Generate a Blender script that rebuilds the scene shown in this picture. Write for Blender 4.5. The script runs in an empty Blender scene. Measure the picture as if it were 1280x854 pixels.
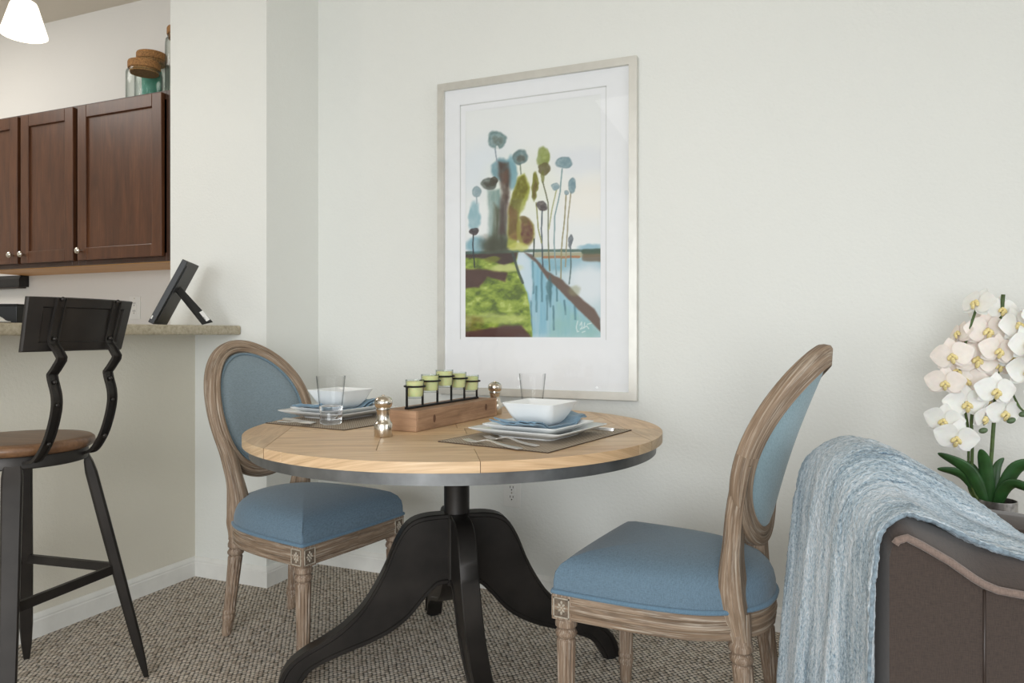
import bpy, bmesh, math, random
import numpy as np
from mathutils import Vector, Matrix
random.seed(7)
PI = math.pi
sc = bpy.context.scene
COL = sc.collection

# ------------------------------------------------------------------ helpers
def lin(c):
    return tuple((v / 255 / 12.92 if v / 255 <= .04045 else ((v / 255 + .055) / 1.055) ** 2.4) for v in c) + (1,)

def tag(o, label, cat, group=None, kind=None):
    o['label'] = label; o['category'] = cat
    if group: o['group'] = group
    if kind: o['kind'] = kind
    return o

def thing(name, label, cat, loc=(0, 0, 0), rotz=0, group=None):
    o = bpy.data.objects.new(name, None); COL.objects.link(o)
    o.empty_display_size = .05
    o.location = loc; o.rotation_euler = (0, 0, rotz)
    return tag(o, label, cat, group)

def finish(name, me, mat, parent=None, smooth=35, loc=None, rot=None):
    if mat: me.materials.append(mat)
    if smooth:
        me.polygons.foreach_set('use_smooth', [True] * len(me.polygons))
        if smooth < 180: me.set_sharp_from_angle(angle=math.radians(smooth))
    o = bpy.data.objects.new(name, me); COL.objects.link(o)
    if parent: o.parent = parent
    if loc: o.location = loc
    if rot: o.rotation_euler = rot
    return o

def obj(name, bm, mat, parent=None, smooth=35, loc=None, rot=None):
    bmesh.ops.recalc_face_normals(bm, faces=bm.faces)
    me = bpy.data.meshes.new(name); bm.to_mesh(me); bm.free()
    return finish(name, me, mat, parent, smooth, loc, rot)

def copy_tree(o, label=None, group=None, parent=None):
    c = o.copy(); COL.objects.link(c)
    if parent: c.parent = parent
    if label: c['label'] = label
    if group: c['group'] = group
    for ch in list(o.children): copy_tree(ch, parent=c)
    return c

def NB(): return bmesh.new()

def box(bm, c, s, rot=None, bev=0, seg=2):
    m = Matrix.Translation(c)
    if rot is not None: m = m @ (rot if isinstance(rot, Matrix) else Matrix.Rotation(rot, 4, 'Z'))
    r = bmesh.ops.create_cube(bm, size=1, matrix=m @ Matrix.Diagonal((s[0], s[1], s[2], 1)))
    if bev:
        es = list({e for v in r['verts'] for e in v.link_edges})
        bmesh.ops.bevel(bm, geom=es, offset=bev, segments=seg, profile=.5, affect='EDGES')
    return bm

def uvl(bm): return bm.loops.layers.uv.verify()

def grid_faces(bm, rows, closed_u=False, closed_v=False, uv=True):
    """rows: list of lists of co; u within a row, v across rows; UV in metres"""
    V = [[bm.verts.new(p) for p in r] for r in rows]
    nr, nc = len(rows), len(rows[0])
    L = uvl(bm) if uv else None
    du = [0]
    for j in range(nc): du.append(du[-1] + (Vector(rows[nr // 2][(j + 1) % nc]) - Vector(rows[nr // 2][j])).length)
    dv = [0]
    for i in range(nr): dv.append(dv[-1] + (Vector(rows[(i + 1) % nr][0]) - Vector(rows[i][0])).length)
    for i in range(nr if closed_v else nr - 1):
        for j in range(nc if closed_u else nc - 1):
            a, b, c, d = V[i][j], V[i][(j + 1) % nc], V[(i + 1) % nr][(j + 1) % nc], V[(i + 1) % nr][j]
            try: f = bm.faces.new((a, b, c, d))
            except ValueError: continue
            if uv:
                for lp, q in zip(f.loops, ((du[j], dv[i]), (du[j + 1], dv[i]), (du[j + 1], dv[i + 1]), (du[j], dv[i + 1]))): lp[L].uv = q
    return V

def cap(bm, ring):
    try: bm.faces.new(ring)
    except ValueError: pass

def lathe(bm, prof, seg=32, flute=None, nfl=12, center=(0, 0), shear=None, cap_ends=True):
    rows = []
    for i, (r, z) in enumerate(prof):
        row = []
        for k in range(seg):
            a = 2 * PI * k / seg
            rr = r
            if flute: rr = r * (1 - flute[i] * (.5 + .5 * math.cos(nfl * a)) ** 2)
            x, y = center[0] + rr * math.cos(a), center[1] + rr * math.sin(a)
            if shear: dx, dy = shear(z); x += dx; y += dy
            row.append((x, y, z))
        rows.append(row)
    V = grid_faces(bm, rows, closed_u=True)
    if cap_ends:
        cap(bm, V[0]); cap(bm, V[-1])
    return bm

def catmull(P, n, closed=False):
    P = [Vector(p) for p in P]; out = []
    N = len(P)
    for i in range(N if closed else N - 1):
        if closed: a, b, c, d = P[(i - 1) % N], P[i], P[(i + 1) % N], P[(i + 2) % N]
        else: a, b, c, d = P[max(i - 1, 0)], P[i], P[i + 1], P[min(i + 2, N - 1)]
        for k in range(n):
            t = k / n
            out.append(.5 * ((2 * b) + (c - a) * t + (2 * a - 5 * b + 4 * c - d) * t * t + (3 * b - a - 3 * c + d) * t ** 3))
    if not closed: out.append(P[-1])
    return out

def sweep(bm, path, prof, closed=False, up=None, scale=None, caps=True):
    """profile (a,b): a along side vector, b along up-ish vector. up: Vector or list (per point)."""
    path = [Vector(p) for p in path]; N = len(path); rows = []
    prev = None
    for i, p in enumerate(path):
        t = (path[(i + 1) % N] - path[i - 1]) if closed else (path[min(i + 1, N - 1)] - path[max(i - 1, 0)])
        t.normalize()
        if up is not None: u = Vector(up[i] if isinstance(up, list) else up)
        else:
            u = prev if prev is not None else (Vector((0, 0, 1)) if abs(t.z) < .9 else Vector((1, 0, 0)))
        u = (u - t * u.dot(t)).normalized(); prev = u
        s = t.cross(u)
        k = scale[i] if scale else 1
        rows.append([p + s * (a * k) + u * (b * k) for a, b in prof])
    V = grid_faces(bm, rows, closed_u=True, closed_v=closed)
    if not closed and caps: cap(bm, V[0]); cap(bm, V[-1])
    return V

def circ(r, n=10): return [(r * math.cos(2 * PI * k / n), r * math.sin(2 * PI * k / n)) for k in range(n)]
def tube(bm, path, r, n=10, closed=False, scale=None): return sweep(bm, path, circ(r, n), closed=closed, scale=scale)

def rsq(h, n=6, r=.2, hy=None):
    """rounded square outline, half size h"""
    hy = hy or h; R = r * min(h, hy); out = []
    for q, (sx, sy) in enumerate(((1, 1), (-1, 1), (-1, -1), (1, -1))):
        for k in range(n + 1):
            a = q * PI / 2 + k / n * PI / 2
            out.append((sx * (h - R) + R * math.cos(a), sy * (hy - R) + R * math.sin(a)))
    return out

def prism(bm, poly, h0, h1, axis='Y'):
    """extrude 2D poly along an axis"""
    f = {'Y': lambda a, b, h: (a, h, b), 'X': lambda a, b, h: (h, a, b), 'Z': lambda a, b, h: (a, b, h)}[axis]
    A = [bm.verts.new(f(a, b, h0)) for a, b in poly]; B = [bm.verts.new(f(a, b, h1)) for a, b in poly]
    n = len(poly)
    for i in range(n): bm.faces.new((A[i], A[(i + 1) % n], B[(i + 1) % n], B[i]))
    bm.faces.new(A[::-1]); bm.faces.new(B)
    return A, B

# ------------------------------------------------------------------ materials
class NT:
    def __init__(s, name):
        s.m = bpy.data.materials.new(name); s.m.use_nodes = True
        s.t = s.m.node_tree; s.n = s.t.nodes; s.n.clear()
        s.out = s.n.new('ShaderNodeOutputMaterial'); s.b = s.n.new('ShaderNodeBsdfPrincipled')
        s.t.links.new(s.b.outputs[0], s.out.inputs[0])
    def new(s, ty, **k):
        n = s.n.new(ty)
        for a, v in k.items():
            if a.startswith('i_'): n.inputs[a[2:].replace('_', ' ')].default_value = v
            else: setattr(n, a, v)
        return n
    def ln(s, a, b): s.t.links.new(a, b)
    def coord(s, kind='Object', scale=(1, 1, 1), rot=(0, 0, 0)):
        if kind == 'World': o = s.new('ShaderNodeNewGeometry').outputs['Position']
        else: o = s.new('ShaderNodeTexCoord').outputs[kind]
        mp = s.new('ShaderNodeMapping'); mp.inputs['Scale'].default_value = scale; mp.inputs['Rotation'].default_value = rot
        s.ln(o, mp.inputs['Vector']); return mp.outputs[0]
    def noise(s, vec, scale=5, detail=3, rough=.5, dist=0):
        n = s.new('ShaderNodeTexNoise'); n.inputs['Scale'].default_value = scale; n.inputs['Detail'].default_value = detail
        n.inputs['Roughness'].default_value = rough; n.inputs['Distortion'].default_value = dist
        s.ln(vec, n.inputs['Vector']); return n.outputs['Fac']
    def ramp(s, fac, stops):
        r = s.new('ShaderNodeValToRGB'); e = r.color_ramp.elements
        while len(e) < len(stops): e.new(.5)
        for el, (p, c) in zip(e, stops): el.position = p; el.color = c if len(c) == 4 else lin(c)
        s.ln(fac, r.inputs[0]); return r.outputs[0]
    def mix(s, fac, a, b, mode='MIX'):
        m = s.new('ShaderNodeMix'); m.data_type = 'RGBA'; m.blend_type = mode
        for sock, v in ((m.inputs[0], fac), (m.inputs[6], a), (m.inputs[7], b)):
            if hasattr(v, 'is_linked') or isinstance(v, bpy.types.NodeSocket): s.ln(v, sock)
            else: sock.default_value = v
        return m.outputs[2]
    def math(s, op, a, b=None):
        m = s.new('ShaderNodeMath', operation=op)
        for sock, v in zip(m.inputs, (a, b)):
            if v is None: continue
            if isinstance(v, bpy.types.NodeSocket): s.ln(v, sock)
            else: sock.default_value = v
        return m.outputs[0]
    def bump(s, h, strength=.3, dist=.002):
        b = s.new('ShaderNodeBump'); b.inputs['Strength'].default_value = strength; b.inputs['Distance'].default_value = dist
        s.ln(h, b.inputs['Height']); s.ln(b.outputs[0], s.b.inputs['Normal'])
    def col(s, v):
        if isinstance(v, bpy.types.NodeSocket): s.ln(v, s.b.inputs['Base Color'])
        else: s.b.inputs['Base Color'].default_value = v if len(v) == 4 else lin(v)
    def set(s, rough=.5, metal=0, **k):
        s.b.inputs['Roughness'].default_value = rough; s.b.inputs['Metallic'].default_value = metal
        for a, v in k.items(): s.b.inputs[a.replace('_', ' ')].default_value = v
        return s.m

def plain(name, c, rough=.5, metal=0, var=.12, scale=20, bump=0, bscale=200, **k):
    t = NT(name); v = t.coord()
    c2 = tuple(max(0, x * (1 - var)) for x in c)
    t.col(t.ramp(t.noise(v, scale, 3), [(.3, c2), (.7, c)]))
    if bump: t.bump(t.noise(v, bscale, 2), bump, .001)
    return t.set(rough, metal, **k)

def wall_mat(name, c, bs=.35):
    t = NT(name); v = t.coord('World')
    t.col(t.ramp(t.noise(v, 1.2, 2), [(.3, tuple(x * .985 for x in c)), (.7, c)]))
    n = t.noise(v, 95, 2, .55); t.bump(n, bs, .004)
    return t.set(.85)

def wood_mat(name, stops, grain=(9, 1.2), rough=.55, kind='UV', fine=(260, 6), bump=.25, tint=False, axis=0, white=None):
    """grain runs along 'axis' of the mapping"""
    t = NT(name)
    def sc_(a, l): q = [a, a, a]; q[axis] = l; return tuple(q)
    v = t.coord(kind, sc_(grain[0], grain[1])); w = t.coord(kind, sc_(fine[0], fine[1]))
    g = t.noise(v, 3, 5, .6, .6); f = t.noise(w, 1, 3, .6)
    c = t.ramp(g, stops)
    c = t.mix(t.math('MULTIPLY', t.ramp(f, [(.42, (0, 0, 0, 1)), (.62, (1, 1, 1, 1))]), .35), c, lin(stops[0][1]) , 'MIX')
    if white:
        w2 = t.coord(kind, sc_(fine[0] * .55, fine[1] * .8)); h = t.noise(w2, 1, 4, .65)
        c = t.mix(t.ramp(h, [(.5, (0, 0, 0, 1)), (.68, (.75, .75, .75, 1))]), c, lin(white))
    if tint:
        a = t.new('ShaderNodeAttribute', attribute_name='tint'); c = t.mix(1.0, c, a.outputs['Color'], 'MULTIPLY')
    t.col(c); t.bump(t.mix(.5, g, f), bump, .001)
    return t.set(rough)

def fabric_mat(name, c, var=.25, sc1=900, rough=.95, sheen=.2, kind='Object', bump=.35):
    t = NT(name); c2 = tuple(x * (1 - var) for x in c); c3 = tuple(min(255, x * (1 + var * .6)) for x in c)
    a = t.noise(t.coord(kind, (sc1 * .12, sc1, sc1)), 1, 2); b = t.noise(t.coord(kind, (sc1, sc1 * .12, sc1 * .12)), 1, 2)
    m = t.mix(.5, a, b); t.col(t.ramp(m, [(.36, c2), (.5, c), (.66, c3)])); t.bump(m, bump, .0008)
    return t.set(rough, Sheen_Weight=sheen)

def glass_mat(name, c=(255, 255, 255), ior=1.45, rough=0.0):
    t = NT(name); t.col(c); return t.set(rough, Transmission_Weight=1.0, IOR=ior)

def thin_glass(name, gloss=.5, edge=(150, 158, 160), face=(250, 252, 252), base=.03, power=3.0):
    t = NT(name); t.n.remove(t.b)
    lw = t.new('ShaderNodeLayerWeight'); lw.inputs['Blend'].default_value = .5
    fp = t.math('POWER', lw.outputs['Facing'], power)
    tr = t.new('ShaderNodeBsdfTransparent'); t.ln(t.mix(fp, lin(face), lin(edge)), tr.inputs[0])
    gl = t.new('ShaderNodeBsdfGlossy'); gl.inputs['Roughness'].default_value = .03
    mx = t.new('ShaderNodeMixShader'); t.ln(t.math('ADD', t.math('MULTIPLY', fp, gloss), base), mx.inputs[0])
    t.ln(tr.outputs[0], mx.inputs[1]); t.ln(gl.outputs[0], mx.inputs[2]); t.ln(mx.outputs[0], t.out.inputs[0])
    return t.m

M = {}
M['wall'] = wall_mat('white_wall_paint', (230, 231, 226))
M['wall_kitchen'] = wall_mat('kitchen_wall_paint', (228, 225, 219), .12)
M['wall_bar'] = wall_mat('bar_wall_paint', (222, 217, 203), .3)
M['ceiling'] = wall_mat('ceiling_paint', (226, 218, 204), .15)
M['trim'] = plain('baseboard_paint', (232, 231, 226), .4, var=.03)
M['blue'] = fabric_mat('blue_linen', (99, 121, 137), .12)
M['blue_lit'] = fabric_mat('blue_linen_lit', (124, 139, 147), .1)  # same cloth as the seat, colour lightened for the light on the back
M['pad_welt'] = fabric_mat('blue_back_welt', (104, 124, 136), .1)
M['blue_back'] = fabric_mat('pale_blue_linen', (140, 164, 172), .1)
M['welt'] = fabric_mat('blue_welt', (96, 124, 144), .1)
M['oak'] = wood_mat('weathered_oak', [(.25, (88, 72, 58)), (.5, (138, 116, 95)), (.75, (168, 145, 122))], (26, 2.2), .7, 'UV', (420, 9), .5, axis=1, white=(196, 184, 168))
M['oak_leg'] = wood_mat('weathered_oak_leg', [(.25, (94, 75, 60)), (.5, (134, 112, 92)), (.75, (158, 137, 116))], (30, 2.4), .7, 'Object', (420, 9), .5, axis=2, white=(190, 178, 164))
M['carve_ground'] = plain('dark_carving_ground', (124, 108, 92), .85, var=.3, scale=160)
M['carve'] = plain('whitewashed_carving', (186, 175, 158), .8, var=.2, scale=120)
M['iron'] = plain('dark_patinated_iron', (50, 46, 43), .42, .55, var=.35, scale=9, bump=.06, bscale=60)
M['iron_apron'] = plain('brushed_grey_iron', (128, 129, 129), .38, .7, var=.25, scale=14)
M['black_steel'] = plain('black_stool_steel', (54, 50, 47), .42, .5, var=.2, scale=12)
M['black'] = plain('black_plastic', (16, 16, 17), .45, var=.2)
M['blackwire'] = plain('black_wire', (14, 13, 13), .5, .3, var=.1)
M['steel'] = plain('polished_steel', (214, 205, 192), .16, 1, var=.05)
M['cutlery'] = plain('cutlery_steel', (232, 230, 226), .32, .75, var=.03)
M['china'] = plain('white_china', (236, 238, 238), .18, var=.01)
M['glass'] = glass_mat('clear_glass')
M['jarglass'] = thin_glass('thin_jar_glass', .35, (165, 172, 170), (250, 252, 251), .015, 4)
M['tumbler'] = thin_glass('thin_tumbler_glass', .25, (138, 144, 146), (254, 254, 254), .008, 5)
M['glazing'] = thin_glass('picture_glazing', .8, (240, 242, 242), (252, 253, 253), .035, 5)
M['napkin'] = fabric_mat('blue_napkin_cloth', (118, 146, 166), .12, 1200)
M['candle'] = plain('green_candle_wax', (226, 224, 166), .5, var=.05, Subsurface_Weight=.3)
M['cork'] = plain('cork_lid', (190, 138, 84), .85, var=.35, scale=160, bump=.4, bscale=260)
M['teal'] = plain('teal_wax', (88, 172, 150), .6, var=.12, scale=60)
M['silver_frame'] = plain('champagne_silver_frame', (214, 212, 204), .36, .45, var=.04)
M['matboard'] = plain('white_mat_board', (240, 240, 242), .9, var=.01)
M['mat_bevel'] = plain('mat_bevel', (214, 214, 212), .9, var=.01)
M['cabinet'] = wood_mat('espresso_cabinet_wood', [(.25, (66, 39, 22)), (.55, (90, 55, 33)), (.8, (108, 69, 43))], (7, 1.2), .34, 'Object', (160, 5), .08, axis=2)
M['cab_frame'] = wood_mat('espresso_frame_wood', [(.25, (48, 28, 17)), (.55, (64, 38, 23)), (.8, (76, 47, 30))], (9, 1.5), .38, 'Object', (160, 5), .08, axis=2)
M['cab_under'] = wood_mat('maple_underside', [(.25, (190, 138, 80)), (.55, (206, 154, 94)), (.8, (216, 168, 108))], (7, 1.2), .5, 'Object', (120, 5), .08, axis=0)
M['nickel'] = plain('satin_nickel', (222, 216, 204), .25, 1, var=.03)
M['plate'] = plain('white_plate_plastic', (232, 231, 226), .35, var=.01)
M['slot'] = plain('dark_slot', (70, 64, 60), .6, var=.05)
M['paper'] = plain('white_paper', (240, 239, 236), .8, var=.03)
M['seatwood'] = wood_mat('stool_seat_wood', [(.25, (84, 58, 40)), (.5, (116, 84, 58)), (.8, (140, 104, 74))], (8, 1), .35, 'Object', (150, 5), .1, axis=0)
M['boxwood'] = wood_mat('cedar_box_wood', [(.2, (116, 88, 66)), (.5, (162, 128, 99)), (.8, (190, 156, 126))], (14, 2), .65, 'Object', (220, 6), .3, axis=0)
M['boxend'] = wood_mat('cedar_box_end', [(.2, (146, 112, 86)), (.5, (178, 142, 112)), (.8, (194, 160, 130))], (14, 2), .65, 'Object', (220, 6), .3, axis=1)
M['tablewood'] = wood_mat('reclaimed_table_wood', [(.22, (170, 138, 102)), (.5, (208, 176, 138)), (.8, (228, 202, 166))], (12, 1.4), .42, 'UV', (240, 5), .15, tint=True, axis=0)
M['sidewood'] = wood_mat('end_table_wood', [(.25, (104, 64, 38)), (.55, (140, 92, 56)), (.8, (160, 110, 70))], (9, 1.2), .4, 'Object', (160, 5), .1, axis=0)
M['petal'] = plain('white_petal', (250, 246, 240), .6, var=.03, scale=60, Subsurface_Weight=.15)
M['petal_pink'] = plain('blush_petal', (250, 236, 226), .6, var=.04, scale=60, Subsurface_Weight=.15)
M['lip'] = plain('yellow_lip', (255, 236, 168), .6, var=.18, scale=220)
M['leaf'] = plain('orchid_leaf_green', (52, 96, 48), .38, var=.3, scale=22)
M['stem'] = plain('orchid_stem_green', (82, 106, 48), .5, var=.25, scale=60)
M['bud'] = plain('green_bud', (96, 118, 84), .5, var=.2, scale=60)
M['pot'] = plain('hammered_silver_pot', (168, 164, 160), .3, .9, var=.25, scale=70)
M['soil'] = plain('bark_soil', (40, 28, 20), .95, var=.6, scale=160, bump=.6, bscale=160)
M['sofa'] = fabric_mat('taupe_upholstery', (62, 51, 45), .16, 700, sheen=.25)
M['sofa_pipe'] = fabric_mat('taupe_piping', (122, 105, 96), .12, 700)
M['darkwood'] = plain('dark_wood_foot', (48, 34, 26), .4, var=.2)
M['brass'] = plain('brass_fitting', (168, 130, 84), .35, .9, var=.05)

# pendant glass (lit)
t = NT('lit_opal_glass'); t.col((255, 246, 232)); t.set(.4)
t.b.inputs['Emission Color'].default_value = lin((255, 240, 218)); t.b.inputs['Emission Strength'].default_value = 3.0
M['opal'] = t.m

# granite/laminate bar top
t = NT('speckled_bar_top'); v = t.coord('World')
n1 = t.noise(v, 60, 4, .7); n2 = t.noise(v, 240, 3, .7)
c = t.ramp(n1, [(.3, (150, 138, 116)), (.5, (178, 167, 143)), (.7, (196, 186, 164))])
c = t.mix(t.ramp(n2, [(.55, (0, 0, 0, 1)), (.7, (.6, .6, .6, 1))]), c, lin((120, 104, 82)))
t.col(c); M['bartop'] = t.set(.35)

# loop-pile carpet
t = NT('berber_carpet')
v = t.coord('World', (1 / .0118, 1 / .0150, 1), (0, 0, math.radians(-43)))
vo = t.new('ShaderNodeTexVoronoi', voronoi_dimensions='2D', feature='F1'); vo.inputs['Scale'].default_value = 1; vo.inputs['Randomness'].default_value = .26
t.ln(v, vo.inputs['Vector'])
dist = vo.outputs['Distance']
sep = t.new('ShaderNodeSeparateColor'); t.ln(vo.outputs['Color'], sep.inputs[0])
c = t.ramp(sep.outputs[0], [(0, (180, 166, 150)), (.3, (220, 207, 190)), (.7, (240, 231, 217)), (1, (198, 190, 180))])
fib = t.noise(t.coord('World'), 420, 3, .7)
c = t.mix(t.ramp(fib, [(.35, (0, 0, 0, 1)), (.7, (.5, .5, .5, 1))]), c, lin((160, 142, 122)))
c = t.mix(t.ramp(dist, [(.33, (0, 0, 0, 1)), (.58, (.92, .92, .92, 1))]), c, lin((52, 46, 40)))
t.col(c)
hgt = t.math('SUBTRACT', 1.0, t.math('MULTIPLY', dist, dist)); t.bump(t.math('ADD', hgt, t.math('MULTIPLY', fib, .35)), 1.0, .006)
M['carpet'] = t.set(.97)

# woven placemat
t = NT('woven_placemat')
v = t.coord('Object', (1, 1, 1))
wx = t.new('ShaderNodeTexWave', wave_type='BANDS', bands_direction='X'); wx.inputs['Scale'].default_value = 34
wy = t.new('ShaderNodeTexWave', wave_type='BANDS', bands_direction='Y'); wy.inputs['Scale'].default_value = 34
t.ln(v, wx.inputs['Vector']); t.ln(v, wy.inputs['Vector'])
m = t.math('MULTIPLY', wx.outputs['Fac'], wy.outputs['Fac'])
t.col(t.ramp(m, [(.02, (84, 72, 62)), (.2, (160, 144, 124)), (.6, (220, 206, 184))])); t.bump(m, .5, .001)
M['mat'] = t.set(.75)
M['mat_edge'] = plain('placemat_edge', (84, 68, 54), .8)

# fuzzy heathered throw
t = NT('heathered_throw')
a = t.noise(t.coord('UV', (7, 70, 1)), 1, 4, .65, .5); b = t.noise(t.coord('UV', (130, 220, 1)), 1, 3, .7); d = t.noise(t.coord('UV', (3, 12, 1)), 1, 2)
m = t.mix(.56, a, b); m = t.mix(.22, m, d)
t.col(t.ramp(m, [(.37, (56, 86, 110)), (.43, (112, 143, 164)), (.49, (178, 198, 211)), (.58, (224, 231, 238))]))
t.bump(t.mix(.8, a, b), 1.0, .010)
M['throw'] = t.set(1.0, Sheen_Weight=.5)

# ------------------------------------------------------------------ setting
YW = 2.74
def struct(name, bm, m, label, cat, smooth=0):
    o = obj(name, bm, m, None, smooth); tag(o, label, cat, kind='structure'); return o
def sbox(name, x0, x1, y0, y1, z0, z1, m, label, cat):
    return struct(name, box(NB(), ((x0 + x1) / 2, (y0 + y1) / 2, (z0 + z1) / 2), (x1 - x0, y1 - y0, z1 - z0)), m, label, cat)

sbox('floor', -5.6, 4.2, -3.2, 3.0, -.1, 0, M['carpet'], 'beige and brown loop pile carpet covering the floor', 'floor')
sbox('ceiling', -5.6, 4.2, -3.2, 3.0, 2.76, 2.86, M['ceiling'], 'plain beige ceiling above the pendant light', 'ceiling')
sbox('wall_back', -2.634, 4.2, YW, YW + .12, 0, 2.76, M['wall'], 'white textured wall behind the dining table and framed picture', 'wall')
sbox('wall_kitchen', -5.6, -2.634, YW, YW + .12, 0, 2.76, M['wall_kitchen'], 'warm white kitchen wall behind the dark cabinets', 'wall')
sbox('wall_column', -2.634, -2.10, 2.40, YW, 0, 2.76, M['wall'], 'white square wall column at the end of the bar ledge', 'column')
sbox('wall_bar', -2.634, -2.49, -.6, 2.40, 0, 1.0405, M['wall_bar'], 'low white half wall under the bar ledge', 'wall')
sbox('wall_left', -5.72, -5.6, -3.2, 3.0, 0, 2.76, M['wall_kitchen'], 'far kitchen side wall beyond the cabinets', 'wall')

def baseboard(name, p0, p1, nrm, label, m0=0, m1=0):
    p0, p1, nrm = Vector(p0), Vector(p1), Vector(nrm)
    prof = [(0, 0), (.014, 0), (.014, .058), (.012, .062), (.0125, .068), (.009, .076), (.004, .083), (0, .083)]
    bm = NB()
    dr = (p1 - p0).normalized()
    A = [bm.verts.new(p0 + nrm * a - dr * (m0 * a) + Vector((0, 0, b))) for a, b in prof]; B = [bm.verts.new(p1 + nrm * a + dr * (m1 * a) + Vector((0, 0, b))) for a, b in prof]
    n = len(prof)
    for i in range(n): bm.faces.new((A[i], A[(i + 1) % n], B[(i + 1) % n], B[i]))
    bm.faces.new(A); bm.faces.new(B)
    return struct(name, bm, M['trim'], label, 'baseboard')
baseboard('baseboard_back', (-2.10, YW, 0), (4.2, YW, 0), (0, -1, 0), 'white baseboard along the back wall', -1, 0)
baseboard('baseboard_column_side', (-2.10, 2.40, 0), (-2.10, YW, 0), (1, 0, 0), 'short white baseboard on the right face of the column', 1, -1)
baseboard('baseboard_column_front', (-2.49, 2.40, 0), (-2.10, 2.40, 0), (0, -1, 0), 'short white baseboard on the front face of the column', -1, 1)
baseboard('baseboard_bar', (-2.49, -.6, 0), (-2.49, 2.40, 0), (1, 0, 0), 'white baseboard along the half wall behind the stool', 0, -1)

# bar ledge
bm = NB(); box(bm, ((-2.70 - 2.232) / 2, (2.399 - .6) / 2, 1.0605), (.468, 2.999, .039), bev=.008, seg=3)
tag(obj('bar_ledge', bm, M['bartop']), 'speckled beige bar ledge on top of the half wall', 'countertop')

# ------------------------------------------------------------------ upper cabinets
def cabinet(x0, x1, doors, label):
    zb, zt, yf = 1.372, 2.134, 2.435
    r = thing('upper_cabinet', label, 'cabinet', (x0, yf, zb), 0, 'kitchen wall cabinets')
    W, Hh, D = x1 - x0, zt - zb, YW - yf - .002
    bm = NB(); th = .018
    for c, s in (((th / 2, D / 2 + .01, Hh / 2), (th, D - .02, Hh)), ((W - th / 2, D / 2 + .01, Hh / 2), (th, D - .02, Hh)), ((W / 2, D / 2 + .01, Hh - th / 2), (W - 2 * th, D - .02, th)), ((W / 2, D - .005, Hh / 2), (W - 2 * th, .008, Hh))):
        box(bm, c, s)
    obj('case', bm, M['cab_frame'], r, 0)
    obj('bottom_panel', box(NB(), (W / 2, D / 2 + .006, -.002), (W, D - .008, .0035)), M['cab_under'], r, 0)
    bm = NB(); st = .045
    for c, s in (((st / 2, 0, Hh / 2), (st, .02, Hh)), ((W - st / 2, 0, Hh / 2), (st, .02, Hh)), ((W / 2, 0, Hh - .02), (W - 2 * st, .02, .04)), ((W / 2, 0, .018), (W - 2 * st, .02, .036))): box(bm, c, s, bev=.001, seg=1)
    if len(doors) > 1: box(bm, ((doors[0][1] + doors[1][0]) / 2 - x0, 0, Hh / 2), (.05, .02, Hh - .06))
    obj('face_frame', bm, M['cab_frame'], r, 0)
    for (a, b, kx) in doors:
        bm = NB(); w = b - a; z0, z1 = .020, Hh - .012; rail = .058; cz = (z0 + z1) / 2; y = -.021
        cx = (a + b) / 2 - x0
        for c, s in (((a - x0 + rail / 2, y, cz), (rail, .02, z1 - z0)), ((b - x0 - rail / 2, y, cz), (rail, .02, z1 - z0)),
                     ((cx, y, z1 - rail / 2), (w - 2 * rail, .02, rail)), ((cx, y, z0 + rail / 2), (w - 2 * rail, .02, rail))): box(bm, c, s, bev=.0025, seg=2)
        box(bm, (cx, y + .004, cz), (w - 2 * rail + .004, .008, z1 - z0 - 2 * rail + .004))
        d = obj('door', bm, M['cabinet'], r, 0)
        bm = NB(); lathe(bm, [(.006, 0), (.006, .012), (.008, .015), (.0145, .019), (.0155, .024), (.013, .029), (.007, .032), (.001, .033)], 20)
        obj('knob', bm, M['nickel'], d, 60, (kx - x0, y - .009, .064), (PI / 2, 0, 0))
    return r
cabinet(-3.246, -2.640, [(-3.231, -2.693, -3.202)], 'dark espresso wall cabinet with one wide door beside the white column')
cabinet(-4.080, -3.248, [(-3.636, -3.262, -3.607), (-4.052, -3.660, -3.689)], 'dark espresso wall cabinet with two narrow doors left of the wide one')

# range hood under the cabinet
r = thing('range_hood', 'black hood mounted under the dark wall cabinet at the far left', 'range hood', (-4.445, YW - .002, 1.368))
bm = NB(); prism(bm, [(0, 0), (-.045, 0), (-.055, -.02), (-.055, -.062), (0, -.062)], -.38, .375, 'X')
obj('hood_body', bm, M['black'], r, 0)
obj('hood_lip', box(NB(), (0, -.027, -.066), (.72, .045, .008), bev=.002), M['slot'], r, 0)

def wall_plate(name, label, cat, x, z, kind):
    r = thing(name, label, cat, (x, YW, z))
    bm = NB(); box(bm, (0, -.003, 0), (.076, .006, .118), bev=.0025); obj('cover_plate', bm, M['plate'], r, 0)
    for k in (-1, 1):
        if kind == 'outlet' or k < 0:
            f = obj('receptacle', box(NB(), (0, -.0072, k * .0195) if kind == 'outlet' else (0, -.0072, 0), (.034, .003, .028 if kind == 'outlet' else .066), bev=.0012), M['plate'], r, 0)
        for dx in (-.0062, .0062): obj('slot', box(NB(), (dx, -.0088, k * .0195 + .004), (.0026, .001, .009)), M['slot'], f, 0)
        bm = NB(); prism(bm, [(.0028 * math.cos(q * PI / 5), .0028 * math.sin(q * PI / 5) + k * .0195 - .007) for q in range(10)], -.0093, -.0085, 'Y'); obj('ground_hole', bm, M['slot'], f, 0)
    bm = NB(); lathe(bm, [(.003, 0), (.003, .001), (.0015, .002)], 10); obj('screw', bm, M['nickel'], r, 0, (0, -.0085 if kind == 'outlet' else -.006, 0 if kind == 'outlet' else .048), (PI / 2, 0, 0))
    return r
wall_plate('wall_outlet', 'white duplex outlet low on the back wall behind the table pedestal', 'outlet', -1.141, .402, 'outlet')
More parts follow.
